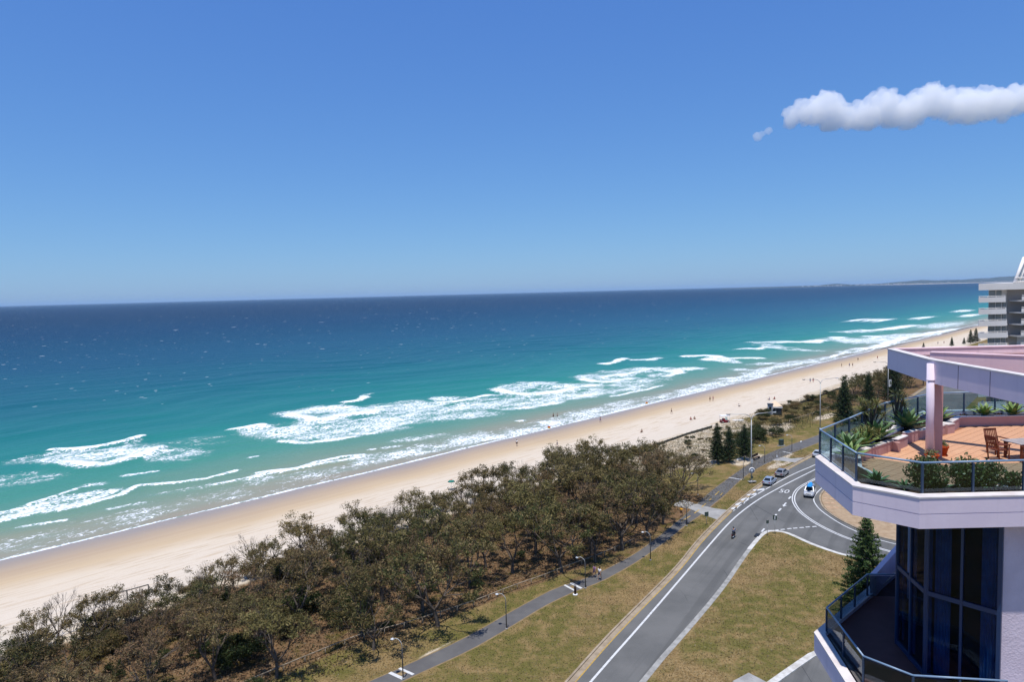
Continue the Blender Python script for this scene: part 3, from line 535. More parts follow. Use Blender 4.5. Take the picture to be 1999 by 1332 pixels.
ring_o = lambda d: [((p[0]-22)*(1+d/11)+22, (p[1]-28.4)*(1+d/7.2)+28.4) for p in OUT]
bpart(ring(MB(), OUT, INN, 32.18, 32.635), 'lower_fascia', M_LAV); bpart(MB().prism(INN, 32.19, 32.298), 'soffit', M_LAV)
bpart(ring(MB(), ring_o(-.03), INN, 32.632, 32.668), 'shadow_groove', M_LAV)
bpart(ring(MB(), OUT, INN, 32.665, 33.16), 'upper_fascia', M_LAV)
COP = ring_o(.02); bpart(ring(MB(), COP, INN, 33.163, 33.21), 'coping', M_WHITE)
floor = bpart(MB().prism(INN, 32.3, 32.585), 'terrace_floor', M_GROUT)
# inner planter walls and kerbs
def wall(pts, w, z0, z1, name, mat, capm=None):
    bpart(MB().line(pts, w, z0, z1-z0), name, mat)
    if capm: bpart(MB().line(pts, w+.04, z1+.002, .04), 'wall_cap', capm)
wall([(14.2, 27.9), (16.62, 29.75)], .22, 32.58, 33.04, 'planter_wall', M_PINK, M_WHITE)
wall([(16.62, 29.75), (16.85, 29.45)], .2, 32.58, 33.02, 'planter_pier', M_PINK)
wall([(16.75, 29.72), (17.72, 30.55)], .22, 32.58, 33.06, 'planter_wall', M_PINK, M_WHITE)
wall([(17.72, 30.60), (17.98, 31.05)], .2, 32.58, 33.02, 'planter_pier', M_PINK)
wall([(18.02, 31.08), (18.95, 31.75)], .22, 32.58, 33.06, 'planter_wall', M_PINK, M_WHITE)
wall([(18.95, 31.75), (20.9, 32.9)], .24, 32.58, 33.0, 'planter_wall', M_PINK, M_WHITE)
wall([(20.9, 32.9), (21.4, 33.15)], .5, 32.58, 33.04, 'planter_pier', M_PINK, M_WHITE)
wall([(21.4, 33.2), (22.7, 34.5)], .24, 32.58, 33.06, 'planter_wall', M_PINK, M_WHITE)
wall([(22.7, 34.5), (39.5, 34.2)], .24, 32.58, 33.06, 'planter_wall', M_PINK, M_WHITE)
wall([(14.2, 27.9), (13.3, 26.0), (13.26, 24.2), (13.75, 23.45), (15.0, 23.2), (16.2, 23.2), (16.7, 22.9), (17.3, 22.3), (18.2, 21.7)], .2, 32.58, 32.9, 'planter_kerb', M_LAV, M_WHITE)
bpart(MB().prism([(12.3, 26.4), (11.8, 22.85), (12.98, 21.6), (18.0, 21.55), (16.6, 22.8), (13.7, 23.3), (13.15, 24.2), (13.2, 26.0), (14.1, 27.9), (16.55, 29.8), (18.8, 31.8), (21, 33.1), (22.6, 34.7), (39, 34.5), (39, 35.35), (22, 35.35)], 32.5, 33.0), 'planter_soil', M_SOIL)
# floor tiles: the nearest 300 singly, the rest as one part
def inside(p, poly):
    c = False; j = len(poly)-1
    for i in range(len(poly)):
        if (poly[i][1] > p[1]) != (poly[j][1] > p[1]) and p[0] < (poly[j][0]-poly[i][0])*(p[1]-poly[i][1])/(poly[j][1]-poly[i][1])+poly[i][0]: c = not c
        j = i
    return c
FL = [(14.3, 27.8), (13.45, 26.0), (13.45, 24.3), (13.9, 23.6), (16.3, 23.35), (18.3, 21.85), (30, 21.8), (30, 34.1), (22.9, 34.2), (21.4, 32.9), (19, 31.5), (17.2, 30.0)]
tiles = []
a_ = math.radians(38); ca, sa_ = math.cos(a_), math.sin(a_)
for i in range(-60, 60):
    for j in range(-60, 60):
        px, py = 20+(i*ca-j*sa_)*.36, 28+(i*sa_+j*ca)*.36
        if inside((px, py), FL): tiles.append((px, py))
tiles.sort(key=lambda p: (p[0]/p[1] > .765, math.hypot(*p)))
tme = MB().box((0, 0, .0), (.345, .345, .03)).mesh('tile', M_TILE)
for p in tiles[:300]: link('tile', tme, floor, (p[0]-BO[0], p[1]-BO[1], 32.592), (0, 0, a_))
mb = MB()
for p in tiles[300:]: mb.box((p[0], p[1], 32.592), (.345, .345, .03), a_)
rt = mb.build('tiles', M_TILE, floor, BO); rt['kind'] = 'stuff'; rt.name = 'far_tiles'
# glass railings
def railing(name, pts, z0, z1, mat, label=None, span=1.35, closed=False):
    r = MB()
    for a, b in zip(pts, pts[1:]): r.tube([(a[0], a[1], z1), (b[0], b[1], z1)], .035, 8)
    root = bpart(r, name, M_RAIL)
    for a, b in zip(pts, pts[1:]):
        L = math.hypot(b[0]-a[0], b[1]-a[1]); k = max(1, round(L/span)); rz = math.atan2(b[1]-a[1], b[0]-a[0])
        for i in range(k+1):
            x, y = a[0]+(b[0]-a[0])*i/k, a[1]+(b[1]-a[1])*i/k
            if i < k or b == pts[-1]: bpart(MB().box((x-BO[0], y-BO[1], (z0+z1)/2-.03), (.06, .07, z1-z0-.04), rz), 'post', M_POST, root)
        for i in range(k):
            u0, u1 = (i+.04/L*k)/k, (i+1-.04/L*k)/k; m = (u0+u1)/2
            bpart(MB().box((a[0]+(b[0]-a[0])*m-BO[0], a[1]+(b[1]-a[1])*m-BO[1], (z0+z1)/2-.02), (L*(u1-u0), .012, z1-z0-.12), rz), 'glass_panel', mat, root)
    return root
RU = [(40, 35.35), (26.8, 35.35), (21.9, 35.31), (18.02, 32.79), (14.51, 29.22), (12.24, 27.0), (11.73, 23.09), (13.1, 21.6), (18, 21.6), (26, 21.5)]
railing('terrace_railing', RU, 33.2, 34.2, M_GLASS, span=1.5)
# open ring beam above the terrace
L_, K_, R_ = (18.72, 33.6), (17.62, 28.48), (17.4, 22.6)
def beam(pts, w, name, z0=35.78, z1=36.72, mat=M_LAV):
    bpart(MB().line(pts, w, z0, z1-z0), name, mat); bpart(MB().line(pts, w+.06, z1+.002, .05), 'beam_cap', M_WHITE if mat is M_LAV else M_LAV_SUNLIT)
beam([L_, K_, R_, (18.5, 17.5)], .3, 'roof_beam')
beam([(18.9, 33.6), (25.2, 33.5), (40, 33.2)], .3, 'roof_beam', mat=M_LAV_SUNLIT)
beam([(19.1, 31.0), (22.3, 27.6), (27, 22.6)], .28, 'roof_beam', 35.95, 36.78, M_LAV_SUNLIT)
bpart(MB().line([(18.9, 33.42), (40, 33.02)], .05, 36.42, .06), 'beam_ledge', M_LAV_SUNLIT)
bpart(MB().tube([(17.38, 28.2, 32.58), (17.38, 28.2, 36.62)], .15, 20), 'round_column', M_LAV)
bpart(MB().lathe([(.165, 35.9), (.165, 35.96)], 20, (17.38, 28.2, 0)), 'column_band', M_LAV)
bpart(MB().box((17.72, 28.42, 34.18), (.40, .42, 3.2), .1), 'square_pier', M_PINK)
M_JOINT = plain('joint_sealant', S(120, 108, 124, .6), .9, .1)
for u_ in (.34, .66):
    p = (17.62-.22*u_-.153, 28.48-5.88*u_); bpart(MB().box((p[0], p[1], 36.25), (.012, .018, .92)), 'joint', M_JOINT)
# lower balcony behind glass
bpart(ring(MB(), OUT, INN, 25.2, 25.96), 'lower_fascia', M_LAV); bpart(ring(MB(), COP, INN, 25.963, 26.01), 'coping', M_WHITE)
M_FLOOR2 = surf('dark_red_floor', S(120, 82, 78), S(104, 70, 66), .8, .7, .25, .05, objc=False)
bpart(MB().prism(INN, 25.2, 25.86), 'balcony_floor', M_FLOOR2)
bpart(MB().line([(12.45, 26.3), (11.98, 22.95)], .22, 25.87, .1), 'weathered_board', surf('grey_timber', S(140, 134, 130), S(100, 96, 92), 4, .9, .1, .4))
railing('balcony_railing', [(17.3, 29.6), (15.66, 29.74), (12.4, 26.65), (12.0, 23.0), (13.0, 21.75), (15.8, 21.3)], 25.95, 27.0, M_DGLASS, span=1.6)
G = [(17.0, 29.3), (14.8, 25.87), (14.5, 23.56), (15.92, 21.9)]
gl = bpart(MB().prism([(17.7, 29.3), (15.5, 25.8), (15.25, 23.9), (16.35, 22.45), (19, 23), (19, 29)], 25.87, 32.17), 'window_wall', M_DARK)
def pt(a, b, u): return (a[0]+(b[0]-a[0])*u, a[1]+(b[1]-a[1])*u)
for a, b, w_ in ((G[0], G[1], 3), (G[1], G[2], 2), (G[2], G[3], 2)):
    rz = math.atan2(b[1]-a[1], b[0]-a[0]); L = math.hypot(b[0]-a[0], b[1]-a[1])
    for i in range(w_+1):
        q = pt(a, b, i/w_); bpart(MB().box((q[0]-BO[0], q[1]-BO[1], 29.0), (.12 if i % w_ == 0 else .08, .12, 6.3), rz), 'mullion', M_FRAME, gl)
    for z in (25.96, 28.98):
        q = pt(a, b, .5); bpart(MB().box((q[0]-BO[0], q[1]-BO[1], z), (L-.1, .10, .16), rz), 'transom', M_FRAME, gl)
    for i in range(w_):
        for z0, z1 in ((26.05, 28.9), (29.06, 32.15)):
            q = pt(a, b, (i+.5)/w_); bpart(MB().box((q[0]-BO[0], q[1]-BO[1], (z0+z1)/2), (L/w_-.1, .02, z1-z0), rz), 'pane', M_PANE, gl)
for a, b, us_ in ((G[1], G[2], ((.30, .46), (.84, .97))), (G[2], G[3], ((.10, .32), (.74, .97))), (G[0], G[1], ((.5, .58), (.9, .98)))):
    for u0, u1 in us_:
        p0, p1 = pt(a, b, u0), pt(a, b, u1); dx, dy = (b[1]-a[1]), -(b[0]-a[0]); L = math.hypot(dx, dy); dx, dy = -dx/L*.18, -dy/L*.18
        q = [(p0[0]+(p1[0]-p0[0])*i/10+dx*(1+.25*(i % 2)), p0[1]+(p1[1]-p0[1])*i/10+dy*(1+.25*(i % 2))) for i in range(11)]
        bpart(MB().line([(x-BO[0], y-BO[1]) for x, y in q], .03, 26.0, 6.1), 'curtain', M_CURT, gl)
bpart(MB().prism([(15.97, 21.92), (16.05, 22.3), (40, 22.3), (40, 21.92)], 0.1, 32.17), 'front_wall', M_STUC)
bpart(MB().prism([(17.4, 29.8), (19, 22.4), (39.5, 22.4), (39.5, 33.5), (20, 33.5)], 0.1, 32.17), 'core_wall', M_LAV)
bpart(MB().prism([(14.8, 26.5), (14.6, 23.6), (16, 22.4), (19, 22.4), (19, 29.5), (17.2, 29.5)], .1, 25.19), 'core_wall', M_LAV)
bpart(MB().prism([(15.9, 30.0), (16.2, 30.0), (19.5, 33.6), (19.2, 33.6)], 24.8, 26.9), 'side_parapet', M_LAV)

# ---------------------------------------------------------------- far white and grey apartment building
FB = (150.0, 186.0, 0.0)
fbd = thing('apartment_building', 'white balconied apartment block with grey wall on the right horizon', 'building', FB)
M_FW = surf('white_render', S(244, 238, 232, .92), S(230, 224, 218, .92), .1, .9, .1, 0, objc=False)
M_FG = surf('grey_cladding', S(196, 190, 186), S(178, 172, 168), .12, .9, .1, .1, objc=False)
M_FGL = plain('balcony_window_glass', (.28, .32, .34, 1), .12, .5)
def fp(mb, name, mat, parent=None): return mb.build(name, mat, parent or fbd, FB if parent is None else (0, 0, 0))
def skew(x0, x1, y0, dep): return [(x0, y0), (x1, y0), (x1+dep*.98, y0+dep), (x0+dep*.98, y0+dep)]
fp(MB().prism(skew(121.75, 190, 174.2, 18), 0, 37.55), 'main_wall', M_FW)
fp(MB().prism(skew(116.7, 190, 170.6, 24), 37.6, 39.25), 'roof_slab', M_FW)
fp(MB().prism(skew(126.45, 140, 173.9, .28), 25.6, 37.58), 'grey_wall', M_FG)
fp(MB().prism(skew(126.45, 129.0, 173.9, .28), 0, 25.58), 'cream_wall', surf('cream_render', S(214, 206, 192), S(200, 190, 176), .2, .9, .1, 0, objc=False))
for k in range(12):
    z = 36.1-2.96*k; x0 = 116.15+.05*k; xr = 122.8+.25*min(k, 3)
    b = fp(MB().prism([(x0, 169.6), (xr, 169.6), (xr+3.4, 174.1), (x0+4.4, 174.1)], z-1.55, z-1.25), 'balcony', M_FW)
    L = lambda q: [(p[0]-FB[0], p[1]-FB[1]) for p in q]
    fp(MB().line(L([(x0, 169.7), (xr, 169.7)]), .18, z-1.245, 1.0), 'parapet', M_FW, b)
    fp(MB().line(L([(x0+.15, 169.85), (x0+4.3, 174.0)]), .18, z-1.245, 1.0), 'parapet', M_FW, b)
    fp(MB().tube([(x0-FB[0], 169.7-FB[1], z), (xr-FB[0], 169.7-FB[1], z)], .07, 5), 'handrail', M_FW, b)
    for i in range(4): fp(MB().box((x0+.15+(xr-x0-.3)*i/3-FB[0], 169.7-FB[1], z-.13), (.12, .1, .22)), 'rail_post', M_FW, b)
    w = fp(MB().box((123.4, 174.1, z+.2), (3.0, .2, 2.2)), 'window', M_FGL); fp(MB().box((123.4-FB[0], 173.95-FB[1], z+.2), (.12, .1, 2.2)), 'frame', M_FW, w)
    if k: fp(MB().box((125.75, 174.12, z+.2), (.85, .2, 2.2)), 'window', M_FGL)
    b2 = fp(MB().box((130.4, 171.9, z-1.4), (7.0, 4.4, .3)), 'balcony', M_FW); fp(MB().box((130.4-FB[0], 169.7-FB[1], z-.75), (7.0, .18, .98)), 'parapet', M_FW, b2)
    fp(MB().tube([(126.9-FB[0], 169.7-FB[1], z), (133-FB[0], 169.7-FB[1], z)], .07, 5), 'handrail', M_FW, b2)
r = fp(MB().face_add([(126.7, 172, 39.3), (150, 172, 39.3), (150, 182, 39.3), (136.7, 182, 39.3), (130.8, 174.5, 45.5), (150, 174.5, 45.5), (150, 180, 45.5), (136, 180, 45.5)], [(0, 1, 5, 4), (1, 2, 6, 5), (2, 3, 7, 6), (3, 0, 4, 7), (4, 5, 6, 7)]), 'glazed_roof', M_FGL)
for i in range(5):
    x = 126.65+1.2*i; fp(MB().tube([(x-FB[0], 171.9-FB[1], 39.3), (x+4.1-FB[0], 174.4-FB[1], 45.6)], .42 if i == 0 else .2, 5), 'rafter', M_FW, r)
for z in (39.5, 40.5): fp(MB().tube([(126.65-FB[0], 171.8-FB[1], z), (150-FB[0], 171.8-FB[1], z)], .16, 5), 'rafter', M_FW, r)

# ---------------------------------------------------------------- trees and plants
def leaf_mat(name, trans=.3, spec=.2, rough=.55, vary=(.85, 1.15), tint=None):
    n = NT(name); c = n.attr('col', 'Color'); oi = n.n('ShaderNodeObjectInfo').outputs['Random']
    hs = n.n('ShaderNodeHueSaturation'); n.l(c, hs.inputs['Color']); n.l(n.rng(oi, 0, 1, vary[0], vary[1], False), hs.inputs['Value'])
    n.l(n.rng(n.math('FRACT', n.math('MULTIPLY', oi, 7.31)), 0, 1, .485, .515, False), hs.inputs['Hue'])
    p = n.pbsdf(hs.outputs[0], rough, spec); t = n.n('ShaderNodeBsdfTranslucent'); n.l(hs.outputs[0], t.inputs[0])
    m = n.n('ShaderNodeMixShader'); m.inputs[0].default_value = trans; n.l(p, m.inputs[1]); n.l(t.outputs[0], m.inputs[2]); return n.done(m.outputs[0])
M_LEAF = leaf_mat('olive_leaf', .28, .12, .6, (.75, 1.2)); M_NEEDLE = leaf_mat('pine_needle', .15); M_GLEAF = leaf_mat('garden_leaf', .25, .35, .4)
M_BARK = surf('grey_brown_bark', (.085, .068, .055, 1), (.15, .125, .105, 1), 4, .95, .05, .5)
M_TWIG = surf('bleached_twig', (.16, .13, .11, 1), (.24, .20, .17, 1), 4, .95, .05, .2)
def leaves(name, C, size, cols, mat, up=.2, asp=.28, rng=rs, drop=0.0):
    """C: leaf centres (N,3); narrow four-cornered leaves at random attitude"""
    N = len(C); d = rng.normal(size=(N, 3)); d[:, 2] += up; d /= np.linalg.norm(d, axis=1)[:, None]
    r = rng.normal(size=(N, 3)); w = np.cross(d, r); w /= np.linalg.norm(w, axis=1)[:, None]+1e-9
    L = size*(.6+.8*rng.rand(N))[:, None]; h = d*L*.5; k = w*L*asp*.5
    V = np.stack([C-h, C+k, C+h, C-k], 1).reshape(-1, 3); Q = np.arange(4*N).reshape(N, 4)
    cc = np.repeat(cols, 4, axis=0); return np_mesh(name, V, Q, mat, np.c_[cc, np.ones(len(cc))])
def pick(N, pal, rng=rs, jit=.2):
    P = np.array(pal); c = P[rng.randint(0, len(P), N)]; return np.clip(c*(1+jit*(rng.rand(N, 1)-.5)*2), 0, 1)
def branch_tree(seed, h, spread, fork=.22, depth=4, n0=4, bare=.12, sides=5, lean=.1, wide=1.0):
    r = random.Random(seed); mb = MB(); tips = []
    def grow(p, d, L, rad, lev):
        q = p+d*L*.5+Vector((r.uniform(-1, 1), r.uniform(-1, 1), 0))*L*.06; e = q+(d+Vector((r.uniform(-.15, .15), r.uniform(-.15, .15), .12))).normalized()*L*.5
        mb.tube([p, q, e], [rad, rad*.85, rad*.68], sides if lev < 2 else (4 if lev < 3 else 3), cap=False)
        if lev >= depth-1: tips.append((e, lev)); tips.append((q, lev))
        if lev >= depth: return
        k = 2 if r.random() < .45 else 3
        for i in range(k):
            a = r.uniform(0, 2*math.pi); t = r.uniform(.35, .75)*spread; ax = d.orthogonal().normalized(); ax.rotate(Quaternion(d, a))
            nd = d.copy(); nd.rotate(Quaternion(ax, t)); nd.z += .16*wide; nd.normalize(); grow(e if i else e, nd, L*r.uniform(.62, .86), rad*.62, lev+1)
    top = Vector((r.uniform(-lean, lean)*h*.3, r.uniform(-lean, lean)*h*.3, h*fork)); r0 = h*.020
    mb.tube([(0, 0, -.25), top*.5, top], [r0*1.35, r0*1.05, r0], 7, cap=False)
    for i in range(n0):
        a = 2*math.pi*(i+r.uniform(-.3, .3))/n0; t = r.uniform(.25, .8)*spread; grow(top, Vector((math.sin(t)*math.cos(a), math.sin(t)*math.sin(a), math.cos(t))), h*r.uniform(.24, .31), r0*.62, 1)
    return mb, tips, r
OLIVE = [(0.143, 0.116, 0.042), (0.175, 0.135, 0.051), (0.198, 0.151, 0.059), (0.13, 0.12, 0.044), (0.228, 0.167, 0.071), (0.093, 0.084, 0.032), (0.254, 0.194, 0.095)]
RUST = [(.195, .130, .065), (.235, .152, .078), (.155, .120, .056), (.12, .105, .046), (.165, .118, .060)]
DGREEN = [(.030, .046, .016), (.042, .060, .020), (.056, .070, .024), (.072, .078, .028), (.024, .036, .014)]
def crown_pts(tips, r, per, rad, bare, flat=.75):
    C = []; crown_pts.ids = []
    for e, lev in tips:
        if r.random() < bare: continue
        k = int(per*r.uniform(.5, 1.4)); q = rs.normal(size=(k, 3))*rad*.55; q[:, 2] *= flat; C.append(q+np.array(e)+[0, 0, rad*.15]); crown_pts.ids += [len(C)-1]*k
    return np.concatenate(C)
def clump_cols(pal):
    i = np.array(crown_pts.ids); b = pick(i.max()+1, pal, jit=.3); c = b[i]*.72+pick(len(i), pal, jit=.2)*.28; return c
tree_kinds = []
for k in range(8):
    h = (9.5, 10.5, 8.8, 10, 9, 11, 8, 9.6)[k]
    mb, tips, r = branch_tree(100+k, h, (.85, 1.0, .9, .8, 1.05, .85, 1.0, .9)[k], (.20, .16, .24, .18, .2, .22, .15, .2)[k], 5, (4, 5, 4, 5, 4, 4, 5, 4)[k])
    bare = (.18, .24, .2, .36, .16, .18, .3, .5)[k]
    C = crown_pts(tips, r, 5600/len(tips), .42, bare, .55)
    pal = (OLIVE, OLIVE+RUST, OLIVE, RUST+OLIVE, DGREEN+OLIVE, RUST, OLIVE+DGREEN, OLIVE)[k]
    tree_kinds.append((mb.mesh('trunk', M_BARK), leaves('crown', C, .34, clump_cols(pal), M_LEAF, .15, .30), h))
# small dune trees, scrub and bare bushes
scrub_kinds = []
for k in range(5):
    mb, tips, r = branch_tree(300+k, 3.0, 1.15, .08, 4, 6, wide=.3)
    C = crown_pts(tips, r, 3600/len(tips), .42, .1, .6)
    pal = (DGREEN, DGREEN+OLIVE, OLIVE, DGREEN, OLIVE+RUST)[k]
    scrub_kinds.append((mb.mesh('stems', M_BARK), leaves('foliage', C, .22, pick(len(C), pal), M_LEAF, .2, .34)))
bare_kinds = []
for k in range(3):
    mb, tips, r = branch_tree(400+k, 4.2, .85, .10, 5, 5, sides=4); bare_kinds.append(mb.mesh('branches', M_TWIG))
def norfolk(seed, h, R, per=12):
    r = random.Random(seed); mb = MB(); mb.tube([(0, 0, -.2), (0, 0, h*.5), (0, 0, h)], [h*.018, h*.011, .02], 7, cap=False); C = []; z = h*.10
    while z < h*.985:
        u = (z-h*.1)/(h*.9); L = R*(1-u)**.85*r.uniform(.85, 1.1)+.12; nb = 6 if u < .8 else 5; a0 = r.uniform(0, 6.28)
        for i in range(nb):
            a = a0+6.283*i/nb+r.uniform(-.15, .15); Li = L*r.uniform(.8, 1.12); dr = -.10+.28*u
            e = Vector((math.cos(a)*Li, math.sin(a)*Li, z+dr*Li+.10*Li)); mid_ = Vector((math.cos(a)*Li*.5, math.sin(a)*Li*.5, z+dr*Li*.5-.03*Li))
            mb.tube([(0, 0, z), mid_, e], [.035*(1.2-u), .025*(1.2-u), .008], 3, cap=False)
            m = max(3, int(per*Li/R*2.2))
            for j in range(m):
                t = .18+.82*(j+r.random())/m; p = (Vector((0, 0, z))*(1-t)**2+mid_*2*t*(1-t)+e*t*t)
                for _ in range(5): C.append((p.x+r.gauss(0, .11), p.y+r.gauss(0, .11), p.z+r.gauss(0, .06)+.05))
        z += h*.032*r.uniform(.85, 1.15)
    C = np.array(C); return mb.mesh('trunk', M_BARK), leaves('foliage', C, .26, pick(len(C), PINE), M_NEEDLE, .5, .32)
PINE = [(.016, .036, .014), (.026, .050, .018), (.040, .066, .022), (.012, .028, .012), (.058, .078, .028)]
pine_kinds = [norfolk(1, 10, 2.3), norfolk(2, 10, 2.6), norfolk(3, 10, 3.0, 14)]
PINE = [(.045, .085, .022), (.070, .115, .030), (.100, .140, .040), (.028, .056, .018), (.12, .15, .05)]; pine_kinds.append(norfolk(4, 10, 2.9, 22))
def place(name, label, cat, group, parts, loc, rz, sc):
    t = thing(name, label, cat, loc, rz, group); t.scale = (sc, sc, sc) if not isinstance(sc, tuple) else sc
    for nm, me in parts: link(nm, me, t)
    return t
front = [(50.2, 62.9), (51.3, 67.5), (41.7, 64.1), (42.4, 67.9), (67.2, 67.0), (66.3, 71.5), (72.2, 62.0), (76.4, 62.6), (80.5, 63.0), (88.5, 63.5), (118.5, 69.5), (31.5, 67.0), (27.0, 71.5), (60.0, 68.0), (96.0, 65.5), (103, 66.5), (110.5, 66.5), (84.5, 60.2), (92, 60.6), (98.5, 61.8), (78, 60.4)]
spots = list(front); r4 = random.Random(42)
for tries in range(4000):
    s, t = r4.uniform(2, 122), r4.uniform(66, 90)
    if s > 112 and t > 80: continue
    if s < 24 and t < 76: pass
    md = 5.9 if t < 82 else 5.0
    if all((s-a)**2+(t-b)**2 > md*md for a, b in spots): spots.append((s, t))
for i, (s, t) in enumerate(spots):
    x, y = xy(s, t); k = r4.randrange(8); me = tree_kinds[k]
    hh = r4.uniform(7.6, 10.2) if t < 78 else r4.uniform(6.2, 8.6)
    if s < 34: hh = min(hh, 7.6-(.10*(t-70) if t > 70 else 0))
    if 88 < s < 118 and t < 84: hh += 1.0
    if s > 114: hh = min(hh, 8.0)
    AN = [(24, 'in the bottom left corner'), (38, 'above the bottom path lamp'), (52, 'above the lone near path lamp'), (66, 'behind the log rail left of the bollard'), (80, 'above the two walkers'), (94, 'over the shaded bend of the path'), (106, 'just below the pale crossing'), (999, 'beside the crossing end of the grove')]
    an = next(n_ for q, n_ in AN if s < q)
    row = 'front-row' if i < len(front) else 'second-row' if t < 74 else 'mid-grove' if t < 82 else 'seaward-row'
    gp = 'trees of the beachside grove'; col_ = ('olive', 'olive-brown', 'olive', 'rusty sparse', 'green', 'rusty', 'green-olive', 'half-bare olive')[k]
    lb = '%s %s tree %s' % (col_, row, an)
    sc = hh/me[2]; wsc = sc*r4.uniform(1.0, 1.2); place('coastal_tree', lb, 'tree', gp, [('trunk', me[0]), ('crown', me[1])], (x, y, gz(x, y)-.05), r4.uniform(0, 6.28), (wsc, wsc, sc))
# bare bushes and scrub on the seaward edge
for i in range(26):
    s = r4.uniform(8, 118); t = r4.uniform(88, 95) if i % 3 else r4.uniform(84, 90); x, y = xy(s, t); sc = r4.uniform(.8, 1.5)
    place('bare_bush', 'leafless pale twiggy bush on the sand edge of the %s grove' % ('bottom left' if s < 40 else 'middle' if s < 80 else 'far'), 'bush', 'bare bushes along the beach edge', [('branches', bare_kinds[i % 3])], (x, y, gz(x, y)), r4.uniform(0, 6), sc)
def scrub(s, t, sc, lb, gp, k=None):
    x, y = xy(s, t); k = r4.randrange(5) if k is None else k
    return place('dune_shrub', lb, 'shrub', gp, [('stems', scrub_kinds[k][0]), ('foliage', scrub_kinds[k][1])], (x, y, gz(x, y)-.08), r4.uniform(0, 6), (sc*1.25, sc*1.25, sc))
for i in range(46):
    s = r4.uniform(0, 126); t = r4.uniform(84, 97); scrub(s, t, r4.uniform(.5, 1.15), 'low scrubby bush on the seaward side of the %s of the grove' % ('bottom left part' if s < 40 else 'middle' if s < 85 else 'far end'), 'scrub on the seaward side of the grove')
for i in range(44):
    s = r4.uniform(4, 46); t = r4.uniform(70, 94); scrub(s, t, r4.uniform(.7, 1.25), 'low brown-green scrub filling the bottom left corner of the grove', 'scrub in the bottom left corner')
for i in range(30):
    s = r4.uniform(4, 108); t = r4.uniform(66, 82); scrub(s, t, r4.uniform(.3, .6), 'small green bush in the leaf litter under the %s trees' % ('left' if s < 55 else 'right'), 'undergrowth below the grove', r4.choice((0, 3)))
for i in range(64):
    s = r4.uniform(124, 180); t = r4.uniform(75, 94)-(s-126)*.03; scrub(s, t, r4.uniform(.2, .5), 'low dune bush on the sand between the grove and the lifeguard hut', 'dune bushes before the lifeguard hut')
for i in range(11):
    s = 160+i*2.3+r4.uniform(-1, 1); t = r4.uniform(76, 84); scrub(s, t, r4.uniform(.75, 1.25), 'dark green bush in the thicket beside the tall street lamp', 'thicket beside the street lamp', r4.choice((0, 1, 3)))
for i in range(46):
    s = r4.uniform(190, 262); t = r4.uniform(79, 93)-(s-190)*.03; scrub(s, t, r4.uniform(.4, .95), 'grey-green bush in the dune belt beyond the lifeguard hut', 'dune belt beyond the lifeguard hut')
for i in range(7):
    s = 202+i*5+r4.uniform(-1, 1); scrub(s, r4.uniform(64, 70), r4.uniform(.7, 1.1), 'rounded shrub on the lawn beyond the terrace glass', 'shrubs on the lawn beyond the terrace')
for i in range(22):
    s = r4.uniform(250, 330); t = r4.uniform(68, 86); x, y = xy(s, t); me = tree_kinds[r4.choice((4, 6, 0))]; sc = r4.uniform(.65, .9)
    place('coastal_tree', 'dark tree in the clump behind the terrace under the roof beam', 'tree', 'trees behind the terrace', [('trunk', me[0]), ('crown', me[1])], (x, y, 0), r4.uniform(0, 6), (sc*1.1, sc*1.1, sc))
pines = [(46.0, 153.1, 9.4, 0, 'slender Norfolk pine with open tiers, leftmost of three by the path'), (48.9, 153.6, 8.2, 1, 'middle Norfolk pine of the three by the path'), (53.0, 155.5, 8.4, 2, 'broad Norfolk pine, rightmost of the three by the path'),
 (95.3, 194.9, 13.6, 0, 'tall dark Norfolk pine standing alone above the terrace railing'), (117.5, 224.0, 10.5, 1, 'rounded dark Norfolk pine right of the tall lone one'), (126, 224.6, 15.5, 1, 'tall dark Norfolk pine beside the banner lamp post'),
 (41.2, 78.6, 12.6, 3, 'bright green Norfolk pine rising beside the lower balcony'),
 (257.7, 426, 4, 1, 'tiny Norfolk pine peeping over the left of the roof beam'), (272.3, 421.2, 6, 0, 'small lone Norfolk pine on the far beach edge'), (285.3, 429.4, 4.5, 1, 'short Norfolk pine beside the far pair of pines'), (291, 431.7, 9, 1, 'left of the far pair of Norfolk pines by the white block'), (298.6, 438, 9.5, 1, 'right of the far pair of Norfolk pines by the white block')]
for x, y, h, k, lb in pines:
    place('norfolk_pine', lb, 'pine tree', None, [('trunk', pine_kinds[k][0]), ('foliage', pine_kinds[k][1])], (x, y, gz(x, y)), r4.uniform(0, 6), h/10)
# leaf litter and dune grass, too small to count
def tufts(name, label, N, fs, ft, size, pal, asp=.25, up=1.5, zoff=.06):
    s, t = fs(N), ft(N); x, y = .7*s-.714*t, .714*s+.7*t; z = vzt(t)+zoff*(.3+rs.rand(N)); C = np.stack([x, y, z], 1)
    o = link(name, leaves(name, C, size, pick(N, pal, jit=.35), M_LEAF, up, asp)); tag(o, label, 'ground cover', kind='stuff')
tufts('leaf_litter', 'brown fallen leaves and sticks under the grove', 60000, lambda N: rs.uniform(2, 118, N), lambda N: rs.uniform(63, 92, N), .34, [(.16, .10, .055), (.24, .16, .095), (.10, .065, .035), (.30, .22, .14), (.05, .05, .02)], .3, 0, .08)
tufts('dune_grass', 'tufty grey-green dune grass along the top of the beach', 40000, lambda N: rs.uniform(122, 270, N), lambda N: 73+22*rs.beta(2, 2, N), .45, [(.12, .12, .05), (.18, .16, .08), (.08, .10, .04), (.22, .19, .12)], .16, 2.5, .18)

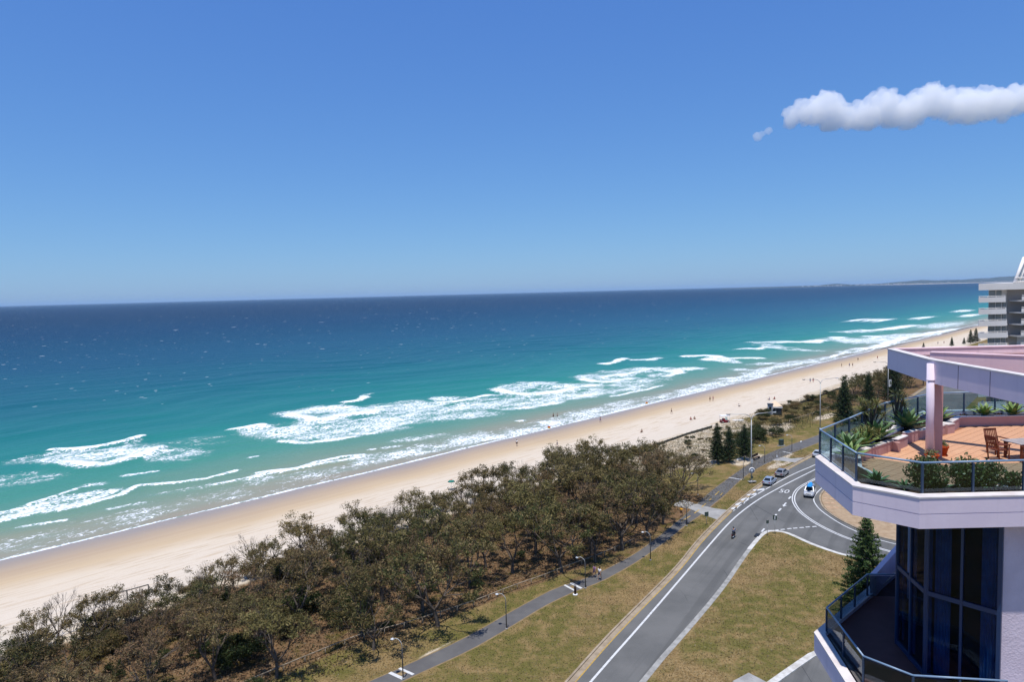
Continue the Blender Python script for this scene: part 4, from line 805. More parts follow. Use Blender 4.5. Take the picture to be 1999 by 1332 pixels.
def inpoly(x, y, P):
    c = np.zeros(x.shape, bool)
    for (x0, y0), (x1, y1) in zip(P, P[1:]+P[:1]): c ^= ((y0 > y) != (y1 > y)) & (x < (x1-x0)*(y-y0)/(y1-y0+1e-12)+x0)
    return c
gx, gy = rs.uniform(-20, 70, 170000), rs.uniform(60, 165, 170000)
verge = offs(PR, -.3)+[tuple(p) for p in offs(KL, .5)][::-1]; medp = offs(MD, -1.0)+[(42, 76.5), (31.95, 72.0), (25.82, 67.2), (8, 53)]
strip = offs(PL, .3)+WS['RAIL'][::-1]
ok = inpoly(gx, gy, verge) | inpoly(gx, gy, medp) | inpoly(gx, gy, strip); ok &= ~(inpoly(gx, gy, C1P) | inpoly(gx, gy, C2P)); gx, gy = gx[ok], gy[ok]; mz = inpoly(gx, gy, medp)*.13
gb = fbm(gx/17, gy/17, 72, 4)+.16*(rs.rand(len(gx))-.5); nearg = gb > .545
gcol = np.where(nearg[:, None], pick(len(gx), [(.060, .090, .026), (.085, .108, .036), (.115, .122, .05), (.165, .14, .072)], jit=.35), pick(len(gx), [(.21, .155, .085), (.27, .205, .12), (.15, .11, .058), (.36, .29, .19), (.12, .10, .048)], jit=.35))
tf = leaves('grass_blades', np.stack([gx, gy, .05+mz], 1), .18, gcol, M_LEAF, .6, .3)
tag(link('grass_blades', tf), 'short dry tufts all over the lawns beside the road', 'grass', kind='stuff')

# ---------------------------------------------------------------- cloud
def make_cloud():
    r = random.Random(5); mb = MB(); PX = 4.5
    def toW(u, v): return Vector(((u-999.5)*PX*.997+0, 6000.0, 40+(553-v)*PX))
    lumps = [(1548, 232, 16), (1566, 222, 18), (1590, 226, 22), (1612, 216, 27), (1604, 204, 14), (1632, 232, 24), (1668, 236, 22), (1700, 228, 26), (1725, 216, 25), (1745, 230, 26), (1775, 226, 26), (1806, 212, 27), (1826, 203, 24), (1816, 192, 14), (1718, 203, 13), (1850, 218, 26), (1880, 220, 29), (1912, 218, 29), (1945, 215, 27), (1980, 212, 24), (2020, 206, 20), (2070, 202, 17), (1620, 248, 18), (1690, 250, 16), (1770, 248, 17), (1483, 263, 5), (1490, 260, 4), (1501, 256, 5), (1497, 259, 3)]
    ico = bmesh.new(); bmesh.ops.create_icosphere(ico, subdivisions=2, radius=1); iv = [v.co.copy() for v in ico.verts]; it = [tuple(v.index for v in f.verts) for f in ico.faces]; ico.free()
    for u, v, q in lumps:
        c = toW(u, v); R = q*PX; mb.face_add([c+p*R*Vector((1, 1, 1)).x for p in iv], it)
        for _ in range(int(q*1.6)):
            a = Vector((r.gauss(0, 1), r.gauss(0, 1), abs(r.gauss(0, .9)) if r.random() < .75 else -abs(r.gauss(0, .5)))).normalized(); rr = R*r.uniform(.14, .42)
            mb.face_add([c+a*R*r.uniform(.8, 1.05)+p*rr for p in iv], it)
    me = mb.mesh('cloud'); o = bpy.data.objects.new('cloud', me); COL.objects.link(o)
    md = o.modifiers.new('r', 'REMESH'); md.mode = 'VOXEL'; md.voxel_size = 8.5
    bpy.context.view_layer.update(); m2 = bpy.data.meshes.new_from_object(o.evaluated_get(bpy.context.evaluated_depsgraph_get())); bpy.data.objects.remove(o)
    V = np.empty(len(m2.vertices)*3, np.float32); m2.vertices.foreach_get('co', V); V = V.reshape(-1, 3); N = np.empty(len(V)*3, np.float32); m2.vertices.foreach_get('normal', N); N = N.reshape(-1, 3)
    nz = np.array([mnoise.fractal(Vector(p)/80.0, .85, 2.2, 6) for p in V]); V += N*(nz[:, None]*30.0); nz2 = np.array([1-2.2*abs(mnoise.noise(Vector(p)/46.0))+.5*(1-2.2*abs(mnoise.noise(Vector(p)/21.0))) for p in V]); V += N*(nz2[:, None]*13.0)
    zb = 40+(553-262)*4.5; low = V[:, 2] < zb+40; far = V[:, 0] > (1540-999.5)*4.5
    V[:, 2] = np.where(low & far, zb+40-(zb+40-V[:, 2])*.45, V[:, 2])
    m2.vertices.foreach_set('co', V.ravel()); m2.update()
    o = bpy.data.objects.new('cloud', m2); COL.objects.link(o); md = o.modifiers.new('r', 'REMESH'); md.mode = 'VOXEL'; md.voxel_size = 7.5
    bpy.context.view_layer.update(); m3 = bpy.data.meshes.new_from_object(o.evaluated_get(bpy.context.evaluated_depsgraph_get())); bpy.data.objects.remove(o); m2 = m3
    m2.polygons.foreach_set('use_smooth', np.ones(len(m2.polygons), bool))
    n = NT('cloud_vapour'); pv = n.n('ShaderNodeVolumePrincipled'); pv.inputs['Color'].default_value = (1, 1, 1, 1); pv.inputs['Density'].default_value = .0095; pv.inputs['Anisotropy'].default_value = .0; n.l(pv.outputs[0], n.out.inputs['Volume'])
    m2.materials.clear(); m2.materials.append(n.m); c = link('cloud', m2); tag(c, 'single white drawn-out cumulus cloud in the upper right sky', 'cloud')
make_cloud()
cy.volume_bounces = 40; cy.max_bounces = 40

# ---------------------------------------------------------------- vehicles
M_TYRE = plain('tyre_rubber', (.015, .015, .016, 1), .85, .1); M_RIM = plain('alloy_rim', (.45, .46, .48, 1), .35, .5, .8)
M_CGL = plain('car_glass', (.012, .016, .02, 1), .05, .5); M_RED = plain('tail_lamp_red', (.35, .02, .02, 1), .2, .5); M_LAMP = plain('headlamp_clear', (.75, .77, .8, 1), .1, .6)
M_PLATE = plain('number_plate', (.75, .75, .7, 1), .5, .3); M_TRIM = plain('black_trim', (.02, .02, .022, 1), .6, .3)
def paint(name, c): return plain(name, c, .28, .5, .35, .6)
def car(label, loc, heading, pm, suv=False, name='car'):
    t = thing(name, label, 'car', loc, heading)
    k = 1.0; dz = .16 if suv else 0.0
    stn = [(-2.28, .70, .44, .80), (-2.2, .82, .32, .98), (-1.6, .88, .25, 1.02), (0, .90, .24, .99), (1.0, .89, .24, .95), (1.7, .86, .27, .88), (2.12, .80, .32, .76), (2.28, .66, .42, .62)]
    if suv: stn = [(-2.3, .78, .5, 1.02), (-2.22, .88, .38, 1.14), (-1.5, .92, .34, 1.16), (0, .93, .34, 1.14), (1.0, .92, .34, 1.10), (1.75, .90, .36, 1.04), (2.15, .84, .42, .96), (2.3, .72, .5, .80)]
    rings = [[(x, -w*.88, b), (x, w*.88, b), (x, w, b+.14), (x, w, tp-.16), (x, w*.9, tp), (x, -w*.9, tp), (x, -w, tp-.16), (x, -w, b+.14)] for x, w, b, tp in stn]
    MB().loft(rings).build('body', pm, t)
    zb = .97 if not suv else 1.12; zt_ = 1.45 if not suv else 1.78
    bx0, bx1, tx0, tx1 = (-1.85, 1.15, -1.05, .25) if not suv else (-2.2, 1.1, -2.0, .35)
    bot = [(bx0, -.80, zb), (bx1, -.80, zb), (bx1, .80, zb), (bx0, .80, zb)]; top = [(tx0, -.60, zt_), (tx1, -.60, zt_), (tx1, .60, zt_), (tx0, .60, zt_)]
    if suv: bot = [(x, y*1.06, z) for x, y, z in bot]; top = [(x, y*1.12, z) for x, y, z in top]
    V = [Vector(p) for p in bot+top]; cab = MB().face_add(V, [(0, 1, 5, 4), (1, 2, 6, 5), (2, 3, 7, 6), (3, 0, 4, 7), (4, 5, 6, 7)]).build('cabin', pm, t)
    def pane(a, b, c, d, u0, u1, v0, v1, nm):
        P = lambda u, v: (V[a]*(1-u)+V[b]*u)*(1-v)+(V[d]*(1-u)+V[c]*u)*v
        q = [P(u0, v0), P(u1, v0), P(u1, v1), P(u0, v1)]; nrm = (q[1]-q[0]).cross(q[3]-q[0]).normalized(); cen = sum(V, Vector())/8
        if nrm.dot(q[0]-cen) < 0: nrm = -nrm
        MB().face_add([p+nrm*.012 for p in q]+[p-nrm*.01 for p in q], [(0, 1, 2, 3), (0, 1, 5, 4), (1, 2, 6, 5), (2, 3, 7, 6), (3, 0, 4, 7)]).build(nm, M_CGL, cab)
    pane(1, 2, 6, 5, .08, .92, .08, .90, 'windscreen'); pane(3, 0, 4, 7, .1, .9, .1, .88, 'rear_window')
    for a, b, c, d in ((0, 1, 5, 4), (3, 2, 6, 7)): pane(a, b, c, d, .10, .48, .10, .86, 'side_window'); pane(a, b, c, d, .52, .90, .10, .86, 'side_window')
    for x in (-1.38, 1.42):
        for y in (-.80, .80):
            R = .32+dz*.3; w = MB().tube([(x, y-.11, R), (x, y+.11, R)], R, 14).build('wheel', M_TYRE, t); MB().tube([(x, y-.115, R), (x, y+.115, R)], R*.58, 10).build('rim', M_RIM, w)
    for y in (-.62, .62):
        MB().box((-2.22, y, .80+dz), (.14, .34, .16)).build('tail_light', M_RED, t); MB().box((2.16, y, .66+dz*1.6), (.18, .34, .16)).build('headlight', M_LAMP, t)
    MB().box((-2.29, 0, .62+dz), (.03, .5, .12)).build('number_plate', M_PLATE, t); MB().box((2.285, 0, .48+dz), (.03, .4, .11)).build('number_plate', M_PLATE, t)
    MB().box((2.22, 0, .56+dz*1.8), (.14, 1.0, .15)).build('grille', M_TRIM, t); MB().box((-2.24, 0, .42+dz), (.12, 1.5, .14)).build('bumper', M_TRIM, t)
    for y in (-.98, .98): MB().box((.75, y, 1.0+dz), (.14, .2, .14)).build('mirror', pm, t)
    if suv:
        for y in (-.6, .6): MB().tube([(-1.7, y, 1.86), (.2, y, 1.86)], .03, 5).build('roof_rail', M_TRIM, t)
    return t
hd = math.atan2(.78, .62)
car('pale blue-silver sedan parked at the kerb, nearer of the two', (51.5, 136.0, .012), math.atan2(.80, .60), paint('blue_silver_paint', (.36, .43, .52, 1)))
car('bronze-grey sedan parked at the kerb ahead of the pale blue one', (56.3, 141.8, .012), math.atan2(.77, .64), paint('bronze_grey_paint', (.30, .29, .28, 1)))
c3 = car('silver four-wheel drive carrying a blue board, driving towards the bend', (56.0, 127.6, .012), math.atan2(-.86, -.5), paint('silver_paint', (.5, .52, .55, 1)), True)
car('white hatchback parked far along the kerb, half hidden by the terrace', (70.9, 157.2, .012), math.atan2(.77, .64), paint('white_paint', (.62, .64, .66, 1)))
M_BLUEB = plain('blue_board', (.02, .26, .62, 1), .35, .5)
bd = MB().loft([[(x, -w, z), (x, w, z), (x, w*.8, z+.14), (x, -w*.8, z+.14)] for x, w, z in ((-1.6, .12, .1), (-1.2, .38, .03), (0, .48, 0), (1.1, .4, .02), (1.7, .14, .12))]).build('surf_ski', M_BLUEB)
bd.location = (56.0, 127.6, 1.92); bd.rotation_euler = (0, 0, math.atan2(-.86, -.5)); tag(bd, 'bright blue board strapped on the roof of the silver four-wheel drive', 'board')

# ---------------------------------------------------------------- people
SKIN = plain('tanned_skin', (.42, .26, .18, 1), .6, .3); HAIR = plain('dark_hair', (.03, .02, .015, 1), .7, .2)
_poses = {}
def skin_mesh(J, E, R, sub=1, root='pelvis'):
    keys = list(J); me = bpy.data.meshes.new('s'); me.from_pydata([J[k] for k in keys], [(keys.index(a), keys.index(b)) for a, b in E], []); o = bpy.data.objects.new('s', me); COL.objects.link(o)
    m = o.modifiers.new('skin', 'SKIN'); m.use_smooth_shade = True
    for i, k in enumerate(keys):
        sv = me.skin_vertices[0].data[i]; sv.radius = (R[k], R[k]); sv.use_root = (k == root or (root not in keys and i == 0))
    s = o.modifiers.new('sub', 'SUBSURF'); s.levels = sub; s.render_levels = sub
    bpy.context.view_layer.update(); out = bpy.data.meshes.new_from_object(o.evaluated_get(bpy.context.evaluated_depsgraph_get())); bpy.data.objects.remove(o); return out
def pose(kind):
    if kind in _poses: return _poses[kind]
    J = dict(pelvis=(0, 0, .95), spine=(0, 0, 1.15), chest=(0, 0, 1.36), neck=(0, .01, 1.50), head=(0, .02, 1.62), crown=(0, .02, 1.72))
    for s, n_ in ((-1, 'l'), (1, 'r')):
        sw = .0 if kind == 'stand' else .22*s
        J.update({n_+'sh': (.18*s, 0, 1.40), n_+'el': (.25*s, -sw*.5, 1.14), n_+'wr': (.25*s, -sw*.8+.06, .90), n_+'ha': (.25*s, -sw*.9+.09, .80), n_+'hip': (.09*s, 0, .90), n_+'kn': (.10*s, sw*.8+.03, .49), n_+'an': (.10*s, sw*1.1-.05, .08), n_+'to': (.11*s, sw*1.1+.11, .035)})
    if kind == 'sit':      # on the sand, knees up
        J = {k: (x, y, z-.83) for k, (x, y, z) in J.items()}
        for s, n_ in ((-1, 'l'), (1, 'r')): J.update({n_+'el': (.27*s, -.12, .32), n_+'wr': (.27*s, -.25, .1), n_+'ha': (.27*s, -.3, .05), n_+'hip': (.09*s, .04, .11), n_+'kn': (.12*s, .42, .40), n_+'an': (.12*s, .62, .06), n_+'to': (.12*s, .78, .04)})
        J.update(spine=(0, -.06, .30), chest=(0, -.08, .5), neck=(0, -.06, .65), head=(0, -.03, .77), crown=(0, -.03, .87)); J['lsh'] = (-.18, -.08, .55); J['rsh'] = (.18, -.08, .55)
    if kind == 'ride':
        J = {k: (x, y+.06*(z-.9), z-.12) for k, (x, y, z) in J.items()}
        for s, n_ in ((-1, 'l'), (1, 'r')): J.update({n_+'sh': (.19*s, .08, 1.28), n_+'el': (.30*s, .28, 1.10), n_+'wr': (.32*s, .50, 1.06), n_+'ha': (.32*s, .58, 1.06), n_+'hip': (.11*s, .02, .80), n_+'kn': (.20*s, .36, .62), n_+'an': (.20*s, .16, .26), n_+'to': (.2*s, .32, .22)})
    E = [('pelvis', 'spine'), ('spine', 'chest'), ('chest', 'neck'), ('neck', 'head'), ('head', 'crown')]
    for n_ in 'lr': E += [('chest', n_+'sh'), (n_+'sh', n_+'el'), (n_+'el', n_+'wr'), (n_+'wr', n_+'ha'), ('pelvis', n_+'hip'), (n_+'hip', n_+'kn'), (n_+'kn', n_+'an'), (n_+'an', n_+'to')]
    R = dict(pelvis=.125, spine=.115, chest=.13, neck=.055, head=.095, crown=.06)
    for n_ in 'lr': R.update({n_+'sh': .07, n_+'el': .045, n_+'wr': .032, n_+'ha': .035, n_+'hip': .095, n_+'kn': .06, n_+'an': .04, n_+'to': .035})
    body = skin_mesh(J, E, R)
    sk = ['spine', 'chest', 'lsh', 'rsh', 'pelvis']; Js = {k: J[k] for k in sk}
    for n_ in 'lr': Js[n_+'sl'] = tuple(J[n_+'sh'][i]*.35+J[n_+'el'][i]*.65 for i in range(3))
    Rs = {k: R[k]+.022 for k in sk}; Rs['lsl'] = Rs['rsl'] = .068
    shirt = skin_mesh(Js, [('pelvis', 'spine'), ('spine', 'chest'), ('chest', 'lsh'), ('chest', 'rsh'), ('lsh', 'lsl'), ('rsh', 'rsl')], Rs)
    Jp = dict(pelvis=J['pelvis'], lhip=J['lhip'], rhip=J['rhip'])
    for n_ in 'lr': Jp[n_+'th'] = tuple(J[n_+'hip'][i]*.25+J[n_+'kn'][i]*.75 for i in range(3))
    shorts = skin_mesh(Jp, [('pelvis', 'lhip'), ('pelvis', 'rhip'), ('lhip', 'lth'), ('rhip', 'rth')], dict(pelvis=.15, lhip=.12, rhip=.12, lth=.092, rth=.092))
    h = J['head']; hb = MB().lathe([(.02, .125), (.07, .11), (.105, .06), (.112, .0), (.10, -.05)][::-1], 10, (h[0], h[1]-.025, h[2]+.02)); hair = hb.mesh('hair')
    fc = MB()
    for s in (-1, 1): fc.box((h[0]+.035*s, h[1]+.092, h[2]+.01), (.022, .014, .012)); fc.box((h[0]+.098*s, h[1], h[2]), (.02, .04, .06))
    fc.box((h[0], h[1]+.10, h[2]-.015), (.022, .03, .035)); fc.box((h[0], h[1]+.088, h[2]-.055), (.045, .014, .012)); face = fc.mesh('face')
    hm = []
    for n_ in 'lr':
        a = Vector(J[n_+'wr']); b = Vector(J[n_+'ha']); d = (b-a).normalized(); sx = d.cross(Vector((0, 1, .2))).normalized(); Jh = {'palm': tuple(b-d*.03)}; Eh = []; Rh = {'palm': .03}
        for q, Ln in enumerate((.05, .075, .082, .074, .058)):
            p = b+sx*(q-2)*.02+d*(.02 if q else -.01); Jh['k%d' % q] = tuple(p); Jh['t%d' % q] = tuple(p+d*Ln+sx*(-.025 if q == 0 else 0)+Vector((0, .015, 0))); Eh += [('palm', 'k%d' % q), ('k%d' % q, 't%d' % q)]; Rh['k%d' % q] = .01; Rh['t%d' % q] = .008
        hm.append(skin_mesh(Jh, Eh, Rh, 0, 'palm'))
    _poses[kind] = (body, shirt, shorts, hair, face, hm[0], hm[1]); return _poses[kind]
_cloth = {}
def cm(c):
    if c not in _cloth: _cloth[c] = plain('cloth_%d' % len(_cloth), c+(1,), .85, .1)
    return _cloth[c]
def person(label, loc, rz, shirt=None, shorts=(.05, .06, .12), kind='walk', hair=HAIR, sc=1.0, group=None):
    t = thing('person', label, 'person', loc, rz, group); t.scale = (sc, sc, sc); P = pose(kind)
    for nm, me, m in (('body', P[0], SKIN), ('shirt', P[1], cm(shirt) if shirt else None), ('shorts', P[2], cm(shorts)), ('hair', P[3], hair), ('face', P[4], SKIN), ('hand', P[5], SKIN), ('hand', P[6], SKIN)):
        if m is None: continue
        q = me.copy(); q.materials.clear(); q.materials.append(m); link(nm, q, t)
    return t
BZ = lambda x, y: max(gz(x, y), -4.15)
person('walker in a white top and dark shorts on the shaded path', (11.3, 91.9, .01), math.radians(140), (.85, .85, .85), (.03, .03, .05), sc=1.06)
person('walker in a mauve top beside the one in white on the path', (10.7, 92.8, .01), math.radians(140), (.42, .22, .38), (.08, .06, .1), sc=1.02)
person('walker in an orange-yellow shirt under the trees by the crossing', (28.9, 117.2, .01), math.radians(-40), (.9, .45, .04), (.04, .03, .03), sc=1.05)
W_, K_b, RD, BL, PK = (.8, .8, .8), (.02, .02, .025), (.5, .05, .05), (.06, .12, .4), (.6, .25, .25)
bp = [((0.62, 189.8), W_, K_b, 'walk', 'walker in white with black shorts on the wet sand below the breakers'), ((11.5, 182.4), (.6, .55, .5), (.3, .3, .32), 'walk', 'walker in a pale top on the dry sand above the tree tops'),
 ((53.4, 228.9), None, K_b, 'walk', 'lone walker in dark shorts on the wet sand left of the strolling pair'), ((73.7, 253.8), None, K_b, 'walk', 'left of the strolling pair standing on the shiny wet sand'), ((74.8, 253.6), PK, (.5, .4, .35), 'walk', 'right of the strolling pair standing on the shiny wet sand'),
 ((28.4, 222.1), None, BL, 'walk', 'small bather at the wet sand edge below the orange flag'), ((126.0, 287.4), K_b, BL, 'walk', 'left walker of the pair on dry sand above the tall lamp'), ((127.2, 287.2), K_b, RD, 'walk', 'right walker of the pair on dry sand above the tall lamp'),
 ((168.9, 348.5), K_b, K_b, 'stand', 'dark figure on the far wet sand, nearest of the far group'), ((171.4, 345.5), BL, K_b, 'walk', 'far beach walker in blue, middle of the far group'), ((172.9, 345.2), None, K_b, 'walk', 'far bare-chested beach walker, right of the far group'),
 ((191.6, 376.7), K_b, K_b, 'walk', 'far dark figure at the swash above the lone pine'), ((202.5, 376.8), RD, K_b, 'walk', 'far walker in red left of the roof beam corner'), ((295.3, 456.4), K_b, K_b, 'walk', 'distant figure on the far beach right of the lone pine'), ((283, 452), K_b, BL, 'walk', 'left of the two distant figures on the beach over the roof beam'), ((287, 452), K_b, RD, 'walk', 'right of the two distant figures on the beach over the roof beam')]
for (x, y), a, b, kd, lb in bp: person(lb, (x, y, BZ(x, y)), rnd.uniform(0, 6), a, b, kd, sc=1.08)
for x, y, lb in ((13.8, 236.5, 'left wader standing in the shallows beyond the orange flag'), (15.2, 236.4, 'right wader standing in the shallows beyond the orange flag')): person(lb, (x, y, -4.35), rnd.uniform(0, 6), None, K_b, 'stand', sc=1.08)
for (x, y), a, lb in (((36.7, 194.3), None, 'sunbather sitting on the dry sand above the grove'), ((55.0, 210), RD, 'sunbather sitting near the left of the beach buggy'), ((56.3, 210.6), None, 'sunbather sitting beside the one in red near the buggy'), ((77.1, 231.4), W_, 'sunbather sitting under the street lamp arm'), ((91, 240.7), BL, 'left sunbather of the pair beside the cream tent'), ((93, 241.2), RD, 'right sunbather of the pair beside the cream tent')):
    person(lb, (x, y, BZ(x, y)), rnd.uniform(0, 6), a, K_b, 'sit', sc=1.1)
# motorcycle and rider
mt = thing('motorcycle', 'dark motorcycle being ridden away along the coast road', 'motorcycle', (34.6, 106.6, .012), math.atan2(.83, .55)-math.pi/2)
for y, nm in ((-.68, 'rear_wheel'), (.72, 'front_wheel')):
    w = MB(); 
    w.tube([(-.06, y, .3), (.06, y, .3)], .30, 16); o = w.build('wheel', M_TYRE, mt); MB().tube([(-.065, y, .3), (.065, y, .3)], .17, 10).build('rim', M_RIM, o)
MB().loft([[(-w, y, z0), (w, y, z0), (w*.8, y, z1), (-w*.8, y, z1)] for y, w, z0, z1 in ((-.85, .10, .55, .72), (-.3, .16, .34, .76), (.25, .20, .32, .92), (.6, .12, .55, .98))]).build('body', M_TRIM, mt)
MB().loft([[(-w, y, .74), (w, y, .74), (w*.8, y, .80), (-w*.8, y, .80)] for y, w in ((-.8, .1), (-.4, .15), (.1, .14))]).build('seat', plain('seat_vinyl', (.02, .02, .02, 1), .6, .3), mt)
MB().tube([(-.36, .48, 1.02), (-.2, .58, 1.0), (.2, .58, 1.0), (.36, .48, 1.02)], .018, 6).build('handlebar', M_RIM, mt)
for s in (-1, 1): MB().tube([(.09*s, .72, .3), (.08*s, .52, 1.0)], .025, 6).build('fork', M_RIM, mt)
MB().box((0, -.9, .66), (.16, .05, .08)).build('tail_light', M_RED, mt); MB().tube([(.16, -.75, .36), (.16, .1, .32)], .05, 8).build('exhaust', M_RIM, mt)
HEL = plain('dark_helmet', (.02, .025, .04, 1), .2, .5); pr = person('rider in a blue jacket and dark helmet on the motorcycle', (34.6, 106.6, .02), math.atan2(.83, .55)-math.pi/2, (.10, .16, .30), (.02, .02, .03), 'ride', HEL, 1.08)
for ch in pr.children:
    if ch.name.startswith('hair'): ch.name = 'helmet'; ch.scale = (1.0, 1.0, 1.0)

# ---------------------------------------------------------------- lamps, signs and other street furniture
M_STEEL = plain('galvanised_steel', (.50, .50, .48, 1), .5, .4, .3); M_DPOLE = plain('dark_pole_paint', (.045, .048, .055, 1), .5, .4); M_LHEAD = plain('lamp_glass', (.55, .57, .58, 1), .25, .5)
def street_lamp(label, loc, rz, H):
    t = thing('street_lamp', label, 'street lamp', loc, rz, 'tall twin-arm street lamps'); MB().tube([(0, 0, 0), (0, 0, H*.5), (0, 0, H*.9)], [.14, .11, .08], 10).build('pole', M_STEEL, t)
    for s in (-1, 1):
        pts = [(0, 0, H*.88)]+[(s*(1.5-1.5*math.cos(a)), 0, H*.88+1.5*math.sin(a)*.95) for a in (.3, .6, .9, 1.2, 1.5)]+[(s*4.6, 0, H*.88+1.6)]
        a = MB().tube(pts, [.07]*6+[.045], 7).build('arm', M_STEEL, t)
        MB().loft([[(s*x, -w, H*.88+z0), (s*x, w, H*.88+z0), (s*x, w*.8, H*.88+z0+.16), (s*x, -w*.8, H*.88+z0+.16)] for x, w, z0 in ((4.5, .06, 1.5), (4.7, .16, 1.46), (5.1, .18, 1.46), (5.35, .08, 1.52))]).build('lantern', M_DPOLE if s < 0 else M_STEEL, a)
    MB().lathe([(.24, 0), (.22, .5), (.15, .55)], 10).build('base', M_STEEL, t); return t
sl1 = street_lamp('tall grey twin-arm street lamp by the parked cars, carrying a round sign', (48.02, 136.6, 0), math.radians(8), 14.6)
street_lamp('tall grey twin-arm street lamp just left of the lone pine', (84.35, 186.0, 0), math.radians(8), 14.4)
sl3 = street_lamp('tall grey street lamp with a white banner behind the terrace glass', (123.5, 223.1, 0), math.radians(8), 14.4)
M_SW = plain('sign_white', (.8, .8, .8, 1), .5, .3); M_SB = plain('sign_black', (.02, .02, .02, 1), .5, .3); M_SG = plain('sign_green_grey', (.05, .075, .06, 1), .5, .3); M_BROWN = plain('brown_timber_paint', (.06, .035, .025, 1), .8, .2)
def attach(o, p): o.parent = p; return o
sg = MB().tube([(0, -.20, 2.7), (0, -.17, 2.7)], .62, 20).build('round_sign', M_SW, sl1); MB().tube([(.44*math.cos(q*.3142), -.215, 2.7+.44*math.sin(q*.3142)) for q in range(21)], .05, 5).build('ring', M_SB, sg)
MB().box((0, -.2, 1.3), (.5, .04, .5)).build('square_sign', M_SG, sl1); MB().box((0, -.2, 4.6), (.55, .06, .9)).build('square_sign', M_STEEL, sl1); MB().box((.2, .1, .35), (1.6, .8, .1)).build('footing', M_CONC, sl1)
bn = MB().box((.75, 0, 7.0), (.9, .05, 2.4)).build('banner', M_SW, sl3); MB().box((.75, -.035, 7.2), (.35, .02, 1.2)).build('printed_figure', M_SG, bn)
lamp_proto = thing('path_lamp', 'x', 'path lamp', (0, 0, 0), 0, 'curved path lamps')
MB().tube([(0, 0, 0), (0, 0, 2), (0, 0, 3.6)], [.07, .06, .05], 8).build('pole', M_DPOLE, lamp_proto)
a = MB().tube([(0, 0, 3.55)]+[(-.75+.75*math.cos(q), 0, 3.6+.7*math.sin(q)) for q in (.25, .5, .8, 1.1, 1.4)]+[(-1.0, 0, 4.24)], .035, 7).build('arm', M_STEEL, lamp_proto)
MB().lathe([(.04, .12), (.12, .08), (.22, .02), (.22, -.02), (.08, -.04)][::-1], 14, (-1.1, 0, 4.16)).build('lamp_shade', M_LHEAD, a)
MB().lathe([(.16, 0), (.14, .12), (.08, .16)], 10).build('base', M_CONC, lamp_proto)
lamps = [(-1.53, 78.65, 'curved path lamp standing alone in the open beside the near path'), (-12.26, 68.63, 'curved path lamp in the bottom row of trees by the white path bars'), (9.03, 89.24, 'curved path lamp beside the brown bollard and the walkers'), (19.62, 98.23, 'dark path lamp in the shade of the dense trees'), (28.6, 112.4, 'dark path lamp just below the pale crossing'), (35.2, 129.6, 'dark path lamp under the last tree before the pines'), (47.3, 139.34, 'path lamp left of the street lamp with the round sign'), (56.14, 151.15, 'path lamp between the three pines and the kerb ramp'), (66.45, 161.37, 'path lamp beside the dark utility cabinet')]
for i, (x, y, lb) in enumerate(lamps):
    rz = math.radians(-20)
    if i == 0: lamp_proto.location = (x, y, 0); lamp_proto.rotation_euler = (0, 0, rz); lamp_proto['label'] = lb
    else: dup(lamp_proto, (x, y, 0), rz, lb)
t = thing('bollard', 'short brown bollard with a white base beside the path', 'bollard', (7.49, 87.46, 0)); MB().lathe([(.16, .1), (.16, 1.25), (.12, 1.3)], 12).build('post', M_BROWN, t); MB().lathe([(.34, 0), (.32, .1), (.1, .11)], 14).build('base', M_SW, t); MB().lathe([(.17, 1.22), (.17, 1.27)], 12).build('cap', M_SW, t)
def sign(label, loc, rz, H, w, h, m, cat='sign', round_=False):
    t = thing('sign_post', label, cat, loc, rz); MB().tube([(0, 0, 0), (0, 0, H)], .035, 6).build('post', M_STEEL, t)
    (MB().tube([(0, -.05, H-h/2), (0, -.03, H-h/2)], w/2, 16) if round_ else MB().box((0, -.05, H-h/2), (w, .03, h))).build('panel', m, t); return t
sign('dark square sign on a thin post beside the pale crossing', (32.0, 112.6, 0), .3, 2.3, .75, .75, M_SG)
sign('small dark sign at the tip of the grass island', (39.98, 106.5, .13), .2, 2.6, .45, .5, M_SG); s2 = sign('keep-left arrow sign at the nose of the grass island', (41.5, 107.3, .13), -.5, 3.1, .6, .75, M_SG); MB().box((0, -.07, 2.7), (.12, .02, .5)).build('arrow', M_SW, s2)
sign('small white parking sign on the grass behind the parked cars', (58.6, 150.5, 0), .5, 2.2, .35, .5, M_SW); sign('round white sign on the lawn by the far kerb', (69.5, 163.5, 0), .5, 2.3, .6, .6, M_SW, round_=True)
sw_ = sign('white notice board on a post below the lone pine', (97.5, 196.0, 0), .4, 3.4, .85, .9, M_SW); MB().box((0, -.07, 2.95), (.4, .01, .35)).build('print', M_STEEL, sw_)
t = thing('utility_cabinet', 'dark green utility cabinet on a concrete slab beside the path', 'cabinet', (66.7, 168.5, 0), .6); MB().box((0, 0, .85), (1.15, .8, 1.4)).build('body', M_SG, t, bevel=.05); MB().box((0, 0, 1.58), (1.2, .85, .06)).build('lid', M_SG, t); MB().box((0, 0, .07), (1.7, 1.3, .14)).build('slab', M_CONC, t); MB().box((0, -.41, .85), (.03, .02, 1.3)).build('door_seam', M_SB, t)
t = thing('picnic_bench', 'low dark park shelter seat below the pines by the path', 'bench', (55.8, 155.6, 0), .8); MB().box((0, 0, .5), (3.2, .5, .08)).build('seat', M_BROWN, t); MB().box((0, .3, .95), (3.2, .08, .6)).build('backrest', M_BROWN, t)
for x in (-1.4, 1.4): MB().box((x, 0, .25), (.1, .5, .5)).build('leg', M_DPOLE, t)
